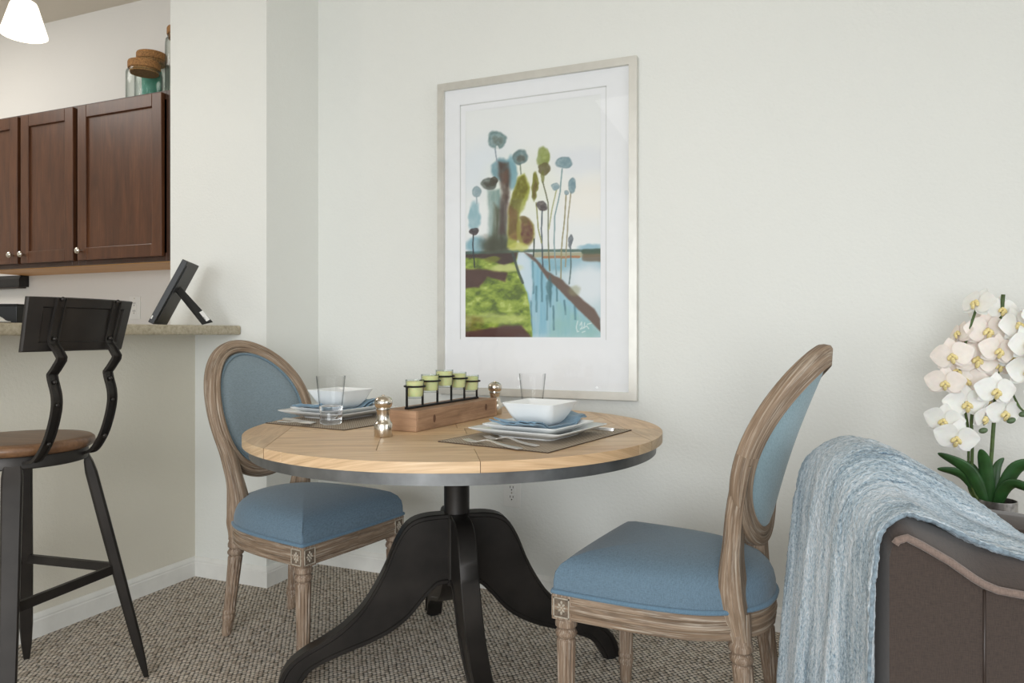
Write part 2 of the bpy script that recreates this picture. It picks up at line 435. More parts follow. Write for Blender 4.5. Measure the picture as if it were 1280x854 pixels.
wall_plate('kitchen_outlet', 'white outlet plate on the kitchen wall above the bar ledge', 'outlet', -3.25, 1.178, 'kitchen')

# pendant
r = thing('pendant_light', 'lit white glass cone pendant light hanging above the bar ledge', 'light', (-2.57, 1.712, 2.092))
bm = NB(); lathe(bm, [(.069, 0), (.0725, .002), (.0715, .008), (.043, .105), (.038, .116), (.030, .121), (.02, .122)], 40)
obj('lamp_shade', bm, M['opal'], r, 40)
bm = NB(); lathe(bm, [(.021, .120), (.021, .165), (.014, .180), (.006, .185)], 24); obj('socket_cap', bm, M['brass'], r, 40)
bm = NB(); tube(bm, [(0, 0, .18), (0, 0, .66)], .004, 8); obj('stem', bm, M['brass'], r)
bm = NB(); lathe(bm, [(.06, .6675), (.06, .658), (.05, .648), (.012, .644)], 28); obj('ceiling_canopy', bm, M['brass'], r)

# jars on the cabinets
def jar(x, y, R, hh, label):
    z0 = 2.1345
    r = thing('glass_jar', label, 'jar', (x, y, z0), 0, 'cork-topped jars on the wall cabinet')
    bm = NB(); prof = [(R * .94, 0), (R, .008), (R, hh * .86), (R * .97, hh * .93), (R * .86, hh - .012), (R * .86, hh)]
    inn = [(q - .003, z) for q, z in prof[::-1]]; inn[-1] = (R * .93, .005)
    lathe(bm, prof + inn, 40); obj('jar_body', bm, M['jarglass'], r, 50)
    bm = NB(); lathe(bm, [(R * .80, hh - .016), (R * .82, hh + .001), (R * .885, hh + .002), (R * .9, hh + .006), (R * .9, hh + .030), (R * .87, hh + .036)], 40)
    obj('cork_lid', bm, M['cork'], r, 40)
    return r
jar(-2.934, 2.522, .079, .155, 'short empty clear glass jar with cork lid, nearest on the cabinet')
jar(-3.035, 2.653, .078, .256, 'medium glass jar with cork lid standing behind the short empty jar')
jar(-2.812, 2.635, .078, .335, 'tallest glass jar with cork lid half hidden by the column edge')
bm = NB(); lathe(bm, [(.043, 0), (.045, .003), (.045, .20), (.042, .207), (.012, .205), (.003, .2)], 32)
tag(obj('pillar_candle', bm, M['teal'], None, 40, (-3.035, 2.653, 2.1402)), 'teal pillar candle standing inside a cork-lidded glass jar', 'candle')

# easel photo frame on the ledge (seen edge on from behind)
r = thing('easel_photo_frame', 'black easel photo frame standing on the bar ledge beside the column', 'picture frame', (-2.402, 2.184, 1.0805), 0)
r.rotation_euler = (0, 0, math.radians(34))
tilt = math.radians(27)
Mx = Matrix.Rotation(tilt, 4, 'Y')
bm = NB(); box(bm, Mx @ Vector((0, 0, .141)), (.022, .20, .276), Mx, .002); obj('frame_body', bm, M['black'], r, 0, (-.045, 0, .004))
bm = NB(); box(bm, Mx @ Vector((.0125, 0, .141)), (.003, .17, .24), Mx); obj('backing_board', bm, M['black'], r, 0, (-.045, 0, .004))
bm = NB(); a0 = Vector((.030, -.03, .155)); a1 = Vector((.150, -.03, .0035))
V = []; tw = Vector((.62, .68, .42)).normalized()      # the strut board is twisted on its hinge
d0 = (a1 - a0).normalized(); tw = (tw - d0 * tw.dot(d0)).normalized(); nn = tw.cross(d0)
if nn.x + -nn.y < 0: nn = -nn
for p, w, in ((a0, .014), (a1, .028)):
    for dy in (-w, w):
        for dn in (-.0025, .0025):
            v = bm.verts.new(p + tw * dy + nn * dn)
            if w > .02: v.co.z = max(.001, min(v.co.z, .012))
            V.append(v)
bmesh.ops.convex_hull(bm, input=V); st_ = obj('strut', bm, M['black'], r, 0)
bm = NB(); d_ = d0; c_ = a0 + (a1 - a0) * .84
q = [c_ + d_ * u + tw * v + nn * .0032 for u, v in ((-.026, -.021), (-.026, .021), (.020, .021), (.020, -.021))]
bm.faces.new([bm.verts.new(p) for p in q]); obj('white_sticker', bm, M['paper'], st_, 0)
bm = NB()
for k, (u, w) in enumerate(((-.013, .006), (-.008, .006), (-.001, .012), (.004, .012), (.009, .010))):
    bm.faces.new([bm.verts.new(c_ + d_ * (u + du) + tw * v + nn * .0036) for du, v in ((0, -w), (0, w * .6), (.0022, w * .6), (.0022, -w))])
obj('sticker_print', bm, M['slot'], st_, 0)
bm = NB(); box(bm, (-.045 + .006, -.1004, .03), (.005, .001, .014), Mx); obj('edge_sticker', bm, M['paper'], r, 0)

# black box and white booklet on the ledge
r = thing('storage_box', 'low black box on the bar ledge behind the stool', 'box', (-2.53, 1.66, 1.0805), math.radians(22.6))
bm = NB(); box(bm, (-.07, .05, .031), (.14, .10, .062), bev=.002); obj('box_body', bm, M['black'], r, 0)
obj('box_lid', box(NB(), (-.07, .05, .0655), (.143, .103, .006), bev=.0015), M['black'], r, 0)
r = thing('open_booklet', 'open white-paged booklet lying on the bar ledge before the black box', 'book', (-2.50, 1.505, 1.0805), math.radians(20))
obj('cover', box(NB(), (0, 0, .0015), (.16, .12, .003)), M['black'], r, 0)
for s in (-1, 1):
    rows = []
    for i in range(9):
        u = i / 8
        rows.append([(s * u * .078, v, .004 + .016 * math.sin(min(1, u * 1.25) * PI) * (1 if s > 0 else .7) + .004 * (1 - u)) for v in (-.058, .058)])
    bm = NB(); grid_faces(bm, rows); o = obj('page_block', bm, M['paper'], r, 180)
    mod = o.modifiers.new('thick', 'SOLIDIFY'); mod.thickness = .003; mod.offset = 1 if s > 0 else -1

# ------------------------------------------------------------------ framed picture
FX0, FX1, FZ0, FZ1, FY = -1.468, -.624, .795, 2.089, YW
pic = thing('framed_artwork', 'large silver framed watercolor landscape hanging on the back wall', 'picture', ((FX0 + FX1) / 2, FY, FZ0))
W, Hh = FX1 - FX0, FZ1 - FZ0
bm = NB(); fw = .030; fd = .034
for sx in (-1, 1):
    x = sx * W / 2; xi = sx * (W / 2 - fw)
    V = [bm.verts.new((a, y, z)) for y in (-.001, -fd) for a, z in ((x, 0), (x, Hh), (xi, Hh - fw), (xi, fw))]
    bmesh.ops.convex_hull(bm, input=V)
for z, zi in ((0, fw), (Hh, Hh - fw)):
    V = [bm.verts.new((a, y, b)) for y in (-.001, -fd) for a, b in ((-W / 2, z), (W / 2, z), (W / 2 - fw, zi), (-W / 2 + fw, zi))]
    bmesh.ops.convex_hull(bm, input=V)
obj('frame', bm, M['silver_frame'], pic, 0)
AX0, AX1, AZ0, AZ1 = -1.345 - (FX0 + FX1) / 2, -.768 - (FX0 + FX1) / 2, 1.032 - FZ0, 1.966 - FZ0
def ringplate(x0, x1, z0, z1, a0, a1, b0, b1, y):
    bm = NB(); o = [(x0, z0), (x1, z0), (x1, z1), (x0, z1)]; i = [(a0, b0), (a1, b0), (a1, b1), (a0, b1)]
    O = [bm.verts.new((a, y, b)) for a, b in o]; I = [bm.verts.new((a, y, b)) for a, b in i]
    for k in range(4): bm.faces.new((O[k], O[(k + 1) % 4], I[(k + 1) % 4], I[k]))
    return bm, I
e = .024
bm, I = ringplate(-W / 2 + .02, W / 2 - .02, .02, Hh - .02, AX0 - e, AX1 + e, AZ0 - e * .4, AZ1 + e * 1.2, -.019)
obj('outer_mat', bm, M['matboard'], pic, 0)
bm = NB()
for (x0, x1, z0, z1) in ((AX0 - e, AX1 + e, AZ1 + e * 1.2 - .004, AZ1 + e * 1.2), (AX0 - e, AX0 - e + .003, AZ0 - e * .4, AZ1 + e * 1.2), (AX1 + e - .003, AX1 + e, AZ0 - e * .4, AZ1 + e * 1.2)):
    box(bm, ((x0 + x1) / 2, -.0172, (z0 + z1) / 2), (x1 - x0, .0012, z1 - z0))
obj('mat_bevel', bm, M['mat_bevel'], pic, 0)
bm, I = ringplate(AX0 - .03, AX1 + .03, AZ0 - .03, AZ1 + .04, AX0, AX1, AZ0, AZ1, -.0165)
obj('inner_mat', bm, M['matboard'], pic, 0)

def painting(nx=250, ny=400):
    """colour of the watercolour in the sheet's own coordinates (X right 0..1040, Y down)"""
    rng = np.random.default_rng(3)
    u, v = np.meshgrid(np.linspace(0, 1, nx), np.linspace(0, 1, ny))
    z0, z1 = 3.046, 2.825                                  # foreshortening of the sheet's own grid
    p = u * z1 / (z0 + u * (z1 - z0)); p = u / z0 / ((1 - u) / z1 + u / z0)
    px = 584 + 168 * p; bot = 421.3 + 1.7 * p; h = 281.5 + 21 * p
    X = (px - 580) * 6.1; Y = (bot - v * h - 150) * 6.1
    def vn(sx, sy, seed, oct=3):
        out = 0; amp = 1; tot = 0
        for o in range(oct):
            r = np.random.default_rng(seed + o * 17); G = r.random((64, 64))
            a = (X / sx * 2 ** o) % 63; b = (Y / sy * 2 ** o) % 63
            i, j = a.astype(int), b.astype(int); fa, fb = a - i, b - j; fa = fa * fa * (3 - 2 * fa); fb = fb * fb * (3 - 2 * fb)
            out = out + amp * ((G[i, j] * (1 - fa) + G[(i + 1) % 64, j] * fa) * (1 - fb) + (G[i, (j + 1) % 64] * (1 - fa) + G[(i + 1) % 64, (j + 1) % 64] * fa) * fb)
            tot += amp; amp *= .55
        return out / tot
    n1, n2, n3 = vn(60, 60, 1), vn(25, 25, 5), vn(140, 140, 9)
    wx, wy = (vn(70, 70, 21) - .5) * 34, (vn(70, 70, 31) - .5) * 34
    wash = 1.0
    I = np.zeros((ny, nx, 3)) + np.array([236, 237, 236.])
    sm = lambda t: np.clip(t, 0, 1) ** 2 * (3 - 2 * np.clip(t, 0, 1))
    def lay(m, c, a=1.0):
        nonlocal I
        m = (np.clip(m, 0, 1) * a * np.clip(wash, 0, 1))[..., None]; I = I * (1 - m) + np.array(c, float) * m
    def ell(cx, cy, rx, ry, soft=.25, rot=0, w=1.0):
        x, y = X + wx * w - cx, Y + wy * w - cy; c_, s_ = math.cos(rot), math.sin(rot)
        d = np.sqrt(((x * c_ + y * s_) / rx) ** 2 + ((-x * s_ + y * c_) / ry) ** 2); return sm((1 + soft / 2 - d) / soft)
    def line(pts, wd, soft=1.2, w=.15):
        D = np.full(X.shape, 1e9); x, y = X + wx * w, Y + wy * w
        for (x0, y0), (x1, y1) in zip(pts[:-1], pts[1:]):
            L = (x1 - x0) ** 2 + (y1 - y0) ** 2; tt = np.clip(((x - x0) * (x1 - x0) + (y - y0) * (y1 - y0)) / L, 0, 1)
            D = np.minimum(D, np.hypot(x - x0 - tt * (x1 - x0), y - y0 - tt * (y1 - y0)))
        return sm((wd * (1 + soft) - D) / (wd * soft + 1e-6))
    def poly(P, soft=10, w=.6):
        x, y = X + wx * w, Y + wy * w; ins = np.zeros(X.shape, bool); D = np.full(X.shape, 1e9)
        for (x0, y0), (x1, y1) in zip(P, P[1:] + P[:1]):
            cnd = ((y0 > y) != (y1 > y)) & (x < (x1 - x0) * (y - y0) / ((y1 - y0) or 1e-9) + x0); ins ^= cnd
            L = (x1 - x0) ** 2 + (y1 - y0) ** 2 + 1e-9; tt = np.clip(((x - x0) * (x1 - x0) + (y - y0) * (y1 - y0)) / L, 0, 1)
            D = np.minimum(D, np.hypot(x - x0 - tt * (x1 - x0), y - y0 - tt * (y1 - y0)))
        return sm(.5 + np.where(ins, D, -D) / (2 * soft))
    # pale washes in the sky
    lay(ell(200, 380, 260, 200, 1.2), (222, 230, 238), .6); lay(ell(900, 320, 330, 90, 1.2), (226, 228, 234), .6)
    lay(ell(1000, 620, 250, 160, 1.1), (244, 238, 228), .7); lay(ell(450, 520, 240, 240, 1.2), (236, 238, 218), .6)
    B = 823.5
    # water
    lay(poly([(20, B + 195), (1100, B + 195), (1100, 1700), (20, 1700)], 8), (196, 214, 220))
    lay(poly([(560, B + 235), (1100, B + 225), (1100, B + 330), (600, B + 330)], 30) * (.5 + .6 * n1), (104, 160, 180), .75)
    lay(ell(960, B + 420, 160, 160, 1.0), (228, 232, 236), .85)
    lay(poly([(500, B + 220), (760, B + 420), (1040, B + 820), (500, B + 830), (420, B + 500)], 40) * (.35 + .8 * vn(26, 300, 40)), (120, 178, 200), .85)
    lay(poly([(720, B + 560), (1040, B + 760), (1060, B + 860), (640, B + 860)], 40) * (.3 + .8 * n1), (150, 192, 184), .8)
    for k, (x, y0, y1) in enumerate(((535, 260, 500), (600, 340, 560), (665, 420, 600), (715, 440, 560), (560, 450, 640), (640, 520, 700), (775, 560, 660), (690, 600, 780), (520, 560, 780), (850, 600, 700))):
        lay(line([(x, B + y0), (x + 4, B + y1)], 3.2, 2.6, .3) * (.3 + 1.1 * vn(30, 60, 81)), (74, 116, 128), .7)
    lay(poly([(415, B + 225), (455, B + 195), (520, B + 250), (535, B + 420), (520, B + 560), (470, B + 430), (430, B + 330)], 14), (214, 226, 236), .8)
    # green bank
    lay(poly([(10, B + 190), (420, B + 190), (405, B + 280), (470, B + 430), (510, B + 600), (530, B + 850), (10, B + 850)], 8), (150, 168, 66))
    g = vn(60, 40, 60, 4)
    bank = poly([(10, B + 220), (400, B + 250), (460, B + 430), (505, B + 600), (530, B + 850), (10, B + 850)], 10)
    lay(bank * sm((g - .42) * 5), (118, 140, 44), .9); lay(bank * sm((g - .58) * 6), (82, 98, 36), .8); lay(bank * sm((.42 - g) * 6), (190, 204, 112), .9)
    lay(ell(260, B + 690, 220, 40, .9), (200, 208, 128), .6); lay(ell(330, B + 310, 120, 30, .8), (206, 210, 140), .8)
    lay(poly([(20, B + 180), (240, B + 185), (420, B + 195), (400, B + 260), (320, B + 290), (170, B + 235), (20, B + 225)], 10), (66, 46, 44), .95)
    lay(ell(230, B + 245, 60, 20, .6), (120, 126, 40), .8)
    lay(poly([(20, B + 310), (190, B + 320), (340, B + 345), (320, B + 410), (190, B + 370), (130, B + 450), (20, B + 460)], 12), (76, 46, 42), .93)
    lay(poly([(20, B + 790), (180, B + 770), (330, B + 740), (450, B + 745), (510, B + 820), (530, B + 850), (10, B + 850)], 12), (78, 44, 42), .95)
    lay(poly([(20, B + 650), (160, B + 690), (150, B + 790), (20, B + 800)], 25) * n1, (110, 80, 40), .8)
    # far shore
    lay(line([(30, B + 190), (500, B + 178), (1040, B + 182)], 7, 1.2, .3), (70, 96, 84), .85)
    lay(line([(560, B + 210), (900, B + 214), (1045, B + 208)], 13, 1.0, .3), (168, 160, 124), .8); lay(line([(620, B + 228), (880, B + 228)], 6, 1.2, .3), (170, 110, 70), .8)
    lay(ell(970, B + 160, 90, 26, .8), (120, 170, 190), .7); lay(line([(920, B + 190), (1045, B + 188)], 14, 1, .4), (64, 84, 66), .85); lay(line([(930, B + 232), (1045, B + 236)], 18, 1.2, .4), (110, 92, 70), .8)
    # brown path
    lay(poly([(470, B + 190), (530, B + 205), (640, B + 330), (760, B + 400), (900, B + 540), (1000, B + 620), (1045, B + 700), (1045, B + 800), (960, B + 710), (860, B + 610), (740, B + 480), (640, B + 390), (560, B + 270)], 9, .4), (104, 82, 70), .95)
    lay(ell(850, B + 480, 40, 40, .8), (150, 150, 110), .5); lay(ell(660, B + 470, 20, 100, .8), (64, 104, 110), .7)
    lay(line([(380, B + 190), (430, B + 350), (460, B + 420)], 7, .8), (64, 76, 70), .85)
    # trees: washes, trunks, heads
    wash = .72 + .45 * vn(34, 60, 51); T = (132, 172, 182)
    lay(ell(95, 740, 42, 110, .5), T, .85); lay(ell(110, B + 130, 80, 60, .6), (110, 160, 176), .8); lay(ell(320, 390, 95, 90, .35), (112, 150, 160), .9); lay(ell(375, 400, 40, 130, .4), (124, 168, 180), .85)
    lay(poly([(190, 540), (280, 530), (330, 700), (350, B + 160), (190, B + 190), (200, 700)], 16) * (.6 + .6 * vn(18, 260, 61)), (126, 152, 146), .95)
    lay(poly([(240, 640), (300, 700), (330, B + 30), (350, B + 180), (160, B + 185), (230, B + 60)], 26) * (.35 + .9 * vn(14, 220, 62)), (78, 78, 54), .95)
    lay(poly([(280, 330), (350, 330), (365, 440), (345, 700), (335, 880), (270, 880), (300, 560), (275, 430)], 20) * (.72 + .5 * vn(14, 200, 63)), (80, 64, 56), .97)
    lay(poly([(290, 420), (345, 380), (345, 480), (310, 500)], 14), (110, 80, 66), .7)
    lay(ell(255, B + 130, 120, 70, .9), (66, 66, 48), .85)
    lay(poly([(420, 440), (470, 415), (515, 520), (500, 620), (440, 720), (430, B + 60), (400, B + 160), (340, B + 150), (345, 720), (370, 600)], 12), (160, 164, 66), .95)
    lay(poly([(420, 450), (470, 430), (500, 530), (440, 680), (410, B + 30), (350, B + 60), (360, 640)], 12) * (.4 + .8 * n2), (104, 98, 34), .95)
    lay(poly([(350, 640), (420, 700), (420, B + 100), (350, B + 80)], 16) * (.3 + .8 * n1), (118, 70, 46), .8)
    lay(ell(480, B + 35, 70, 110, .3), (146, 136, 52), .95); lay(ell(490, B + 30, 48, 100, .5) * (.35 + .9 * n2), (98, 54, 48), .95); lay(ell(420, B + 150, 70, 36, .5), (196, 196, 96), .8)
    lay(ell(470, 760, 36, 30, .5), (112, 92, 48), .9)
    lay(ell(552, 520, 26, 110, .35), (124, 124, 48), .95); lay(ell(552, 540, 16, 70, .5), (96, 78, 42), .7)
    lay(ell(612, 290, 48, 82, .4), (132, 144, 72), .95); lay(ell(620, 270, 30, 50, .6) * n2 * 1.4, (176, 184, 120), .7); lay(ell(618, 385, 44, 46, .3), (104, 96, 62), .95); lay(ell(612, 440, 14, 44, .5), (120, 122, 60), .8)
    wash = 1.0
    stems = [([(250, 230), (265, 330)], (150, 160, 170)), ([(440, 340), (445, 420)], (130, 140, 120)), ([(610, 480), (650, 640), (650, B + 100), (662, B + 330)], (110, 112, 80)), ([(605, 690), (600, B + 10), (610, B + 300)], (62, 74, 84)),
             ([(755, 385), (740, 560), (700, 740), (695, B + 120), (712, B + 360)], (130, 156, 160)), ([(712, 545), (680, 680), (655, 840)], (176, 176, 130)), ([(785, 580), (775, 760), (765, B + 20), (750, B + 180), (745, B + 390)], (150, 140, 100)),
             ([(822, 560), (800, 760), (795, B + 30), (780, B + 300)], (160, 150, 120)), ([(560, 640), (575, 830), (600, B + 120)], (150, 150, 90)), ([(820, B + 160), (822, B + 300), (808, B + 430)], (90, 110, 110)), ([(545, B + 90), (540, B + 220)], (50, 60, 50)), ([(110, 590), (112, 640)], (160, 176, 184)), ([(85, B + 50), (82, B + 130), (95, B + 300)], (44, 46, 50))]
    for P, c in stems: lay(line(P, 3.2, 1.2, .12), c, .9)
    for (x, y, rx, ry, c, c2) in ((265, 160, 68, 68, (112, 140, 140), (92, 96, 84)), (445, 292, 56, 56, (104, 130, 132), (82, 78, 68)), (205, 490, 54, 46, (96, 104, 96), (70, 66, 58)), (110, 548, 34, 40, (150, 170, 176), (140, 160, 168)),
                              (770, 340, 66, 42, (124, 152, 160), (116, 144, 152)), (705, 515, 32, 28, (150, 172, 178), (140, 164, 172)), (832, 510, 28, 56, (124, 152, 162), (112, 140, 150)), (788, 562, 20, 20, (140, 160, 168), (140, 160, 168)),
                              (605, 665, 38, 34, (84, 74, 72), (70, 58, 58)), (95, B + 30, 34, 28, (62, 50, 50), (54, 42, 44)), (820, B + 110, 13, 52, (112, 118, 124), (100, 106, 112)), (240, 470, 26, 34, (84, 80, 70), (74, 66, 56))):
        wash = .62 + .55 * n2
        lay(ell(x, y, rx, ry, .34, 0, .9), c, .92); lay(ell(x + 6, y + ry * .12, rx * .62, ry * .55, .9, 0, 1.4) * (.2 + 1.1 * n1), c2, .9)
        lay(np.clip(ell(x, y, rx, ry, .3, 0, .9) - ell(x, y, rx * .8, ry * .8, .3, 0, .9), 0, 1), tuple(v * .86 for v in c), .5)
        wash = 1.0
    lay(ell(262, 225, 10, 22, .6), (236, 237, 236), .8)
    # pale signature scrawl
    for P in ([(872, B + 715), (862, B + 760), (870, B + 795), (882, B + 790)], [(890, B + 745), (902, B + 720), (905, B + 760), (893, B + 775), (915, B + 765)], [(925, B + 725), (920, B + 765), (940, B + 750), (955, B + 770)], [(945, B + 738), (975, B + 730)], [(905, B + 800), (930, B + 790)]):
        lay(line(P, 2.6, 1, .05), (222, 232, 230), .75)
    return np.clip(I, 0, 255)
nx, ny = 250, 400
img = painting(nx, ny) / 255
img = np.where(img <= .04045, img / 12.92, ((img + .055) / 1.055) ** 2.4)
xs = np.linspace(AX0 - .002, AX1 + .002, nx); zs = np.linspace(AZ0 - .002, AZ1 + .002, ny)
co = np.zeros((ny, nx, 3)); co[..., 0] = xs[None]; co[..., 1] = -.015; co[..., 2] = zs[:, None]
idx = np.arange(nx * ny).reshape(ny, nx)
fc = np.stack([idx[:-1, :-1], idx[:-1, 1:], idx[1:, 1:], idx[1:, :-1]], -1).reshape(-1, 4)
me = bpy.data.meshes.new('print'); me.from_pydata(co.reshape(-1, 3).tolist(), [], fc.tolist())
ca = me.color_attributes.new('paint', 'FLOAT_COLOR', 'POINT')
ca.data.foreach_set('color', np.concatenate([img.reshape(-1, 3), np.ones((nx * ny, 1))], 1).astype(np.float32).ravel())
t = NT('watercolour_print'); a = t.new('ShaderNodeAttribute', attribute_name='paint'); t.col(a.outputs['Color']); t.set(.7)
o = finish('watercolour_print', me, t.m, pic, 0)
bm = NB(); bm.faces.new([bm.verts.new(p) for p in ((-W / 2 + .022, -.0225, .022), (W / 2 - .022, -.0225, .022), (W / 2 - .022, -.0225, Hh - .022), (-W / 2 + .022, -.0225, Hh - .022))])
obj('glazing', bm, M['glazing'], pic, 0)

# ------------------------------------------------------------------ dining table
TC = (-1.023, 2.011); TR = .620; TZ = .762
table = thing('dining_table', 'round pedestal dining table with planked wood top and dark iron base', 'table', (TC[0], TC[1], 0))
def clip(poly, n, d):
    out = []
    for i in range(len(poly)):
        a, b = poly[i], poly[(i + 1) % len(poly)]
        da, db = a[0] * n[0] + a[1] * n[1] - d, b[0] * n[0] + b[1] * n[1] - d
        if da <= 0: out.append(a)
        if (da < 0 < db) or (db < 0 < da):
            k = da / (da - db); out.append((a[0] + (b[0] - a[0]) * k, a[1] + (b[1] - a[1]) * k))
    return out
def disc(n=160): return [(TR * math.cos(2 * PI * k / n), TR * math.sin(2 * PI * k / n)) for k in range(n)]
bm = NB(); L = uvl(bm); tint = bm.loops.layers.float_color.new('tint')
ANG = math.radians(30)
def plank(cons, gdir):
    P = disc()
    for n, d in cons: P = clip(P, n, d - .0007)
    if len(P) < 3: return
    A, B = prism(bm, P, TZ - .026, TZ - .0004, 'Z')
    g = random.uniform(.94, 1.16); wrm = random.uniform(.96, 1.04); c = (g * wrm, g, g / wrm, 1)
    off = random.uniform(0, 9); fs = {f for v in A + B for f in v.link_faces}
    for f in fs:
        for lp in f.loops:
            x, y, z = lp.vert.co
            lp[tint] = c
            lp[L].uv = (x * gdir[0] + y * gdir[1] + off, -x * gdir[1] + y * gdir[0] + z * 2 + off)
ex, ey = (1, 0), (0, 1)
def neg(n): return (-n[0], -n[1])
q = .7071
for s in (-1, 1):           # cross-grain ends
    for a, b in ((-.7, -.12), (-.12, .16), (.16, .7)):
        plank([((s, 0), 9), ((-s, 0), -.5), (ey, b), (neg(ey), -a)], (0, 1))
rows_ = [-.7, -.43, -.30, -.17, -.04]
for a, b in zip(rows_[:-1], rows_[1:]):
    j = random.choice((-.22, .02, .2)) if a > -.6 else .02
    plank([(ey, b), (neg(ey), -a), (ex, j), (neg(ex), .5)], (1, 0)); plank([(ey, b), (neg(ey), -a), (neg(ex), -j), (ex, .5)], (1, 0))
for s in (-1, 1):           # chevron field
    for k in range(-5, 7):
        n = (-s * q, q); d0 = k * .115
        plank([(neg(ey), .04), ((s, 0), .5), ((-s, 0), 0), (n, d0 + .115), (neg(n), -d0)], (s * q, q))
for v in bm.verts:
    x, y = v.co.x, v.co.y; v.co.x = x * math.cos(ANG) - y * math.sin(ANG); v.co.y = x * math.sin(ANG) + y * math.cos(ANG)
obj('tabletop', bm, M['tablewood'], table, 0)
bm = NB(); lathe(bm, [(TR - .004, .7365), (TR - .018, .7358), (TR - .018, .7045), (TR - .024, .7035), (TR - .024, .728), (.02, .728)], 128, cap_ends=False)
obj('apron_band', bm, M['iron_apron'], table, 40)
bm = NB(); lathe(bm, [(.043, .285), (.039, .292), (.039, .62), (.046, .66), (.09, .715), (.16, .7275)], 40); obj('pedestal_column', bm, M['iron'], table, 40)
up_ = [(.03, .5), (.10, .497), (.15, .478), (.187, .424), (.217, .352), (.25, .29), (.29, .233), (.345, .183), (.40, .150), (.455, .122), (.497, .09), (.52, .05), (.528, .008)]
lo_ = [(.03, .288), (.065, .283), (.10, .25), (.15, .195), (.2, .160), (.255, .135), (.31, .117), (.375, .095), (.43, .070), (.455, .04), (.474, .008)]
U = catmull([(a, 0, b) for a, b in up_], 6); Lw = catmull([(a, 0, b) for a, b in lo_], 6)
def resamp(P, n):
    d = [0]
    for a, b in zip(P[:-1], P[1:]): d.append(d[-1] + (b - a).length)
    out = []; i = 0
    for k in range(n):
        tt = d[-1] * k / (n - 1)
        while i < len(d) - 2 and d[i + 1] < tt: i += 1
        out.append(P[i].lerp(P[i + 1], (tt - d[i]) / max(1e-9, d[i + 1] - d[i])))
    return out
U, Lw = resamp(U, 48), resamp(Lw, 48)
def leg_mesh():
    bm = NB(); hw = .027; rows = []
    for a, b in zip(U, Lw):
        dv = (b - a); ln_ = dv.length; dn = dv / ln_; e_ = min(.012, ln_ * .2)
        pts = [(a, -hw + .003), (a + dn * .003, -hw), (a + dn * e_, -hw), (a + dn * (e_ + .003), -hw + .004), (b - dn * (e_ + .003), -hw + .004), (b - dn * e_, -hw), (b - dn * .003, -hw), (b, -hw + .003)]
        full = [(p.x, y, p.z) for p, y in pts] + [(p.x, -y, p.z) for p, y in pts[::-1]]
        rows.append(full)
    V = grid_faces(bm, rows, closed_u=True); cap(bm, V[0]); cap(bm, V[-1])
    bmesh.ops.recalc_face_normals(bm, faces=bm.faces)
    me = bpy.data.meshes.new('leg'); bm.to_mesh(me); bm.free(); return me
lm = leg_mesh(); lm.materials.append(M['iron'])
lm.polygons.foreach_set('use_smooth', [True] * len(lm.polygons)); lm.set_sharp_from_angle(angle=math.radians(30))
for k in range(4):
    o = bpy.data.objects.new('leg', lm); COL.objects.link(o); o.parent = table; o.rotation_euler = (0, 0, math.radians(37 + 90 * k))
    bm = NB(); lathe(bm, [(.022, 0), (.024, .003), (.024, .009), (.02, .012)], 20); obj('glide', bm, M['black'], o, 40, (.500, 0, 0))

# ------------------------------------------------------------------ dining chairs
def rail_outline(n=8):
    half = [(.252, .0), (.251, .10), (.249, .19), (.246, .2345), (.20, .2345), (.10, .231), (0, .222), (-.09, .203), (-.155, .172), (-.205, .125), (-.235, .065), (-.243, 0)]
    P = [Vector((a, b, 0)) for a, b in half]
    return P
def closed_outline():
    h = rail_outline()
    sharp = 3
    def seg(P, n): return catmull(P, n)
    front = seg(h[:sharp + 1], 5); side = seg(h[sharp:], 5)
    right = front[:-1] + side
    left = [Vector((p.x, -p.y, 0)) for p in right[1:-1]][::-1]
    return right + left           # starts front-centre, goes +y round the back
OUT = closed_outline()
NORM = []
for i, p in enumerate(OUT):
    tgt = (OUT[(i + 1) % len(OUT)] - OUT[i - 1]).normalized(); n = Vector((tgt.y, -tgt.x, 0)); NORM.append(n if n.dot(p) > 0 else -n)
def off(p, n, d, z): return (p.x + n.x * d, p.y + n.y * d, z)

ZR, ZB = .397, .335
RA, RB_, RC = .1975, .2205, .776      # ring centre-line radii and height
def back_x(y, z):
    q = z - .53
    return -.203 - .16 * q - .34 * q * q + .048 * (y / .2) ** 2
def ringpt(a, dr=0, dx=0):
    y, z = (RA + dr) * math.cos(a), RC + (RB_ + dr) * math.sin(a)
    return Vector((back_x(y, z) + dx, y, z))
def back_n(a):        # local forward normal of the back surface
    return Vector((1, 0, .385)).normalized()

def smooth01(t): t = max(0, min(1, t)); return t * t * (3 - 2 * t)

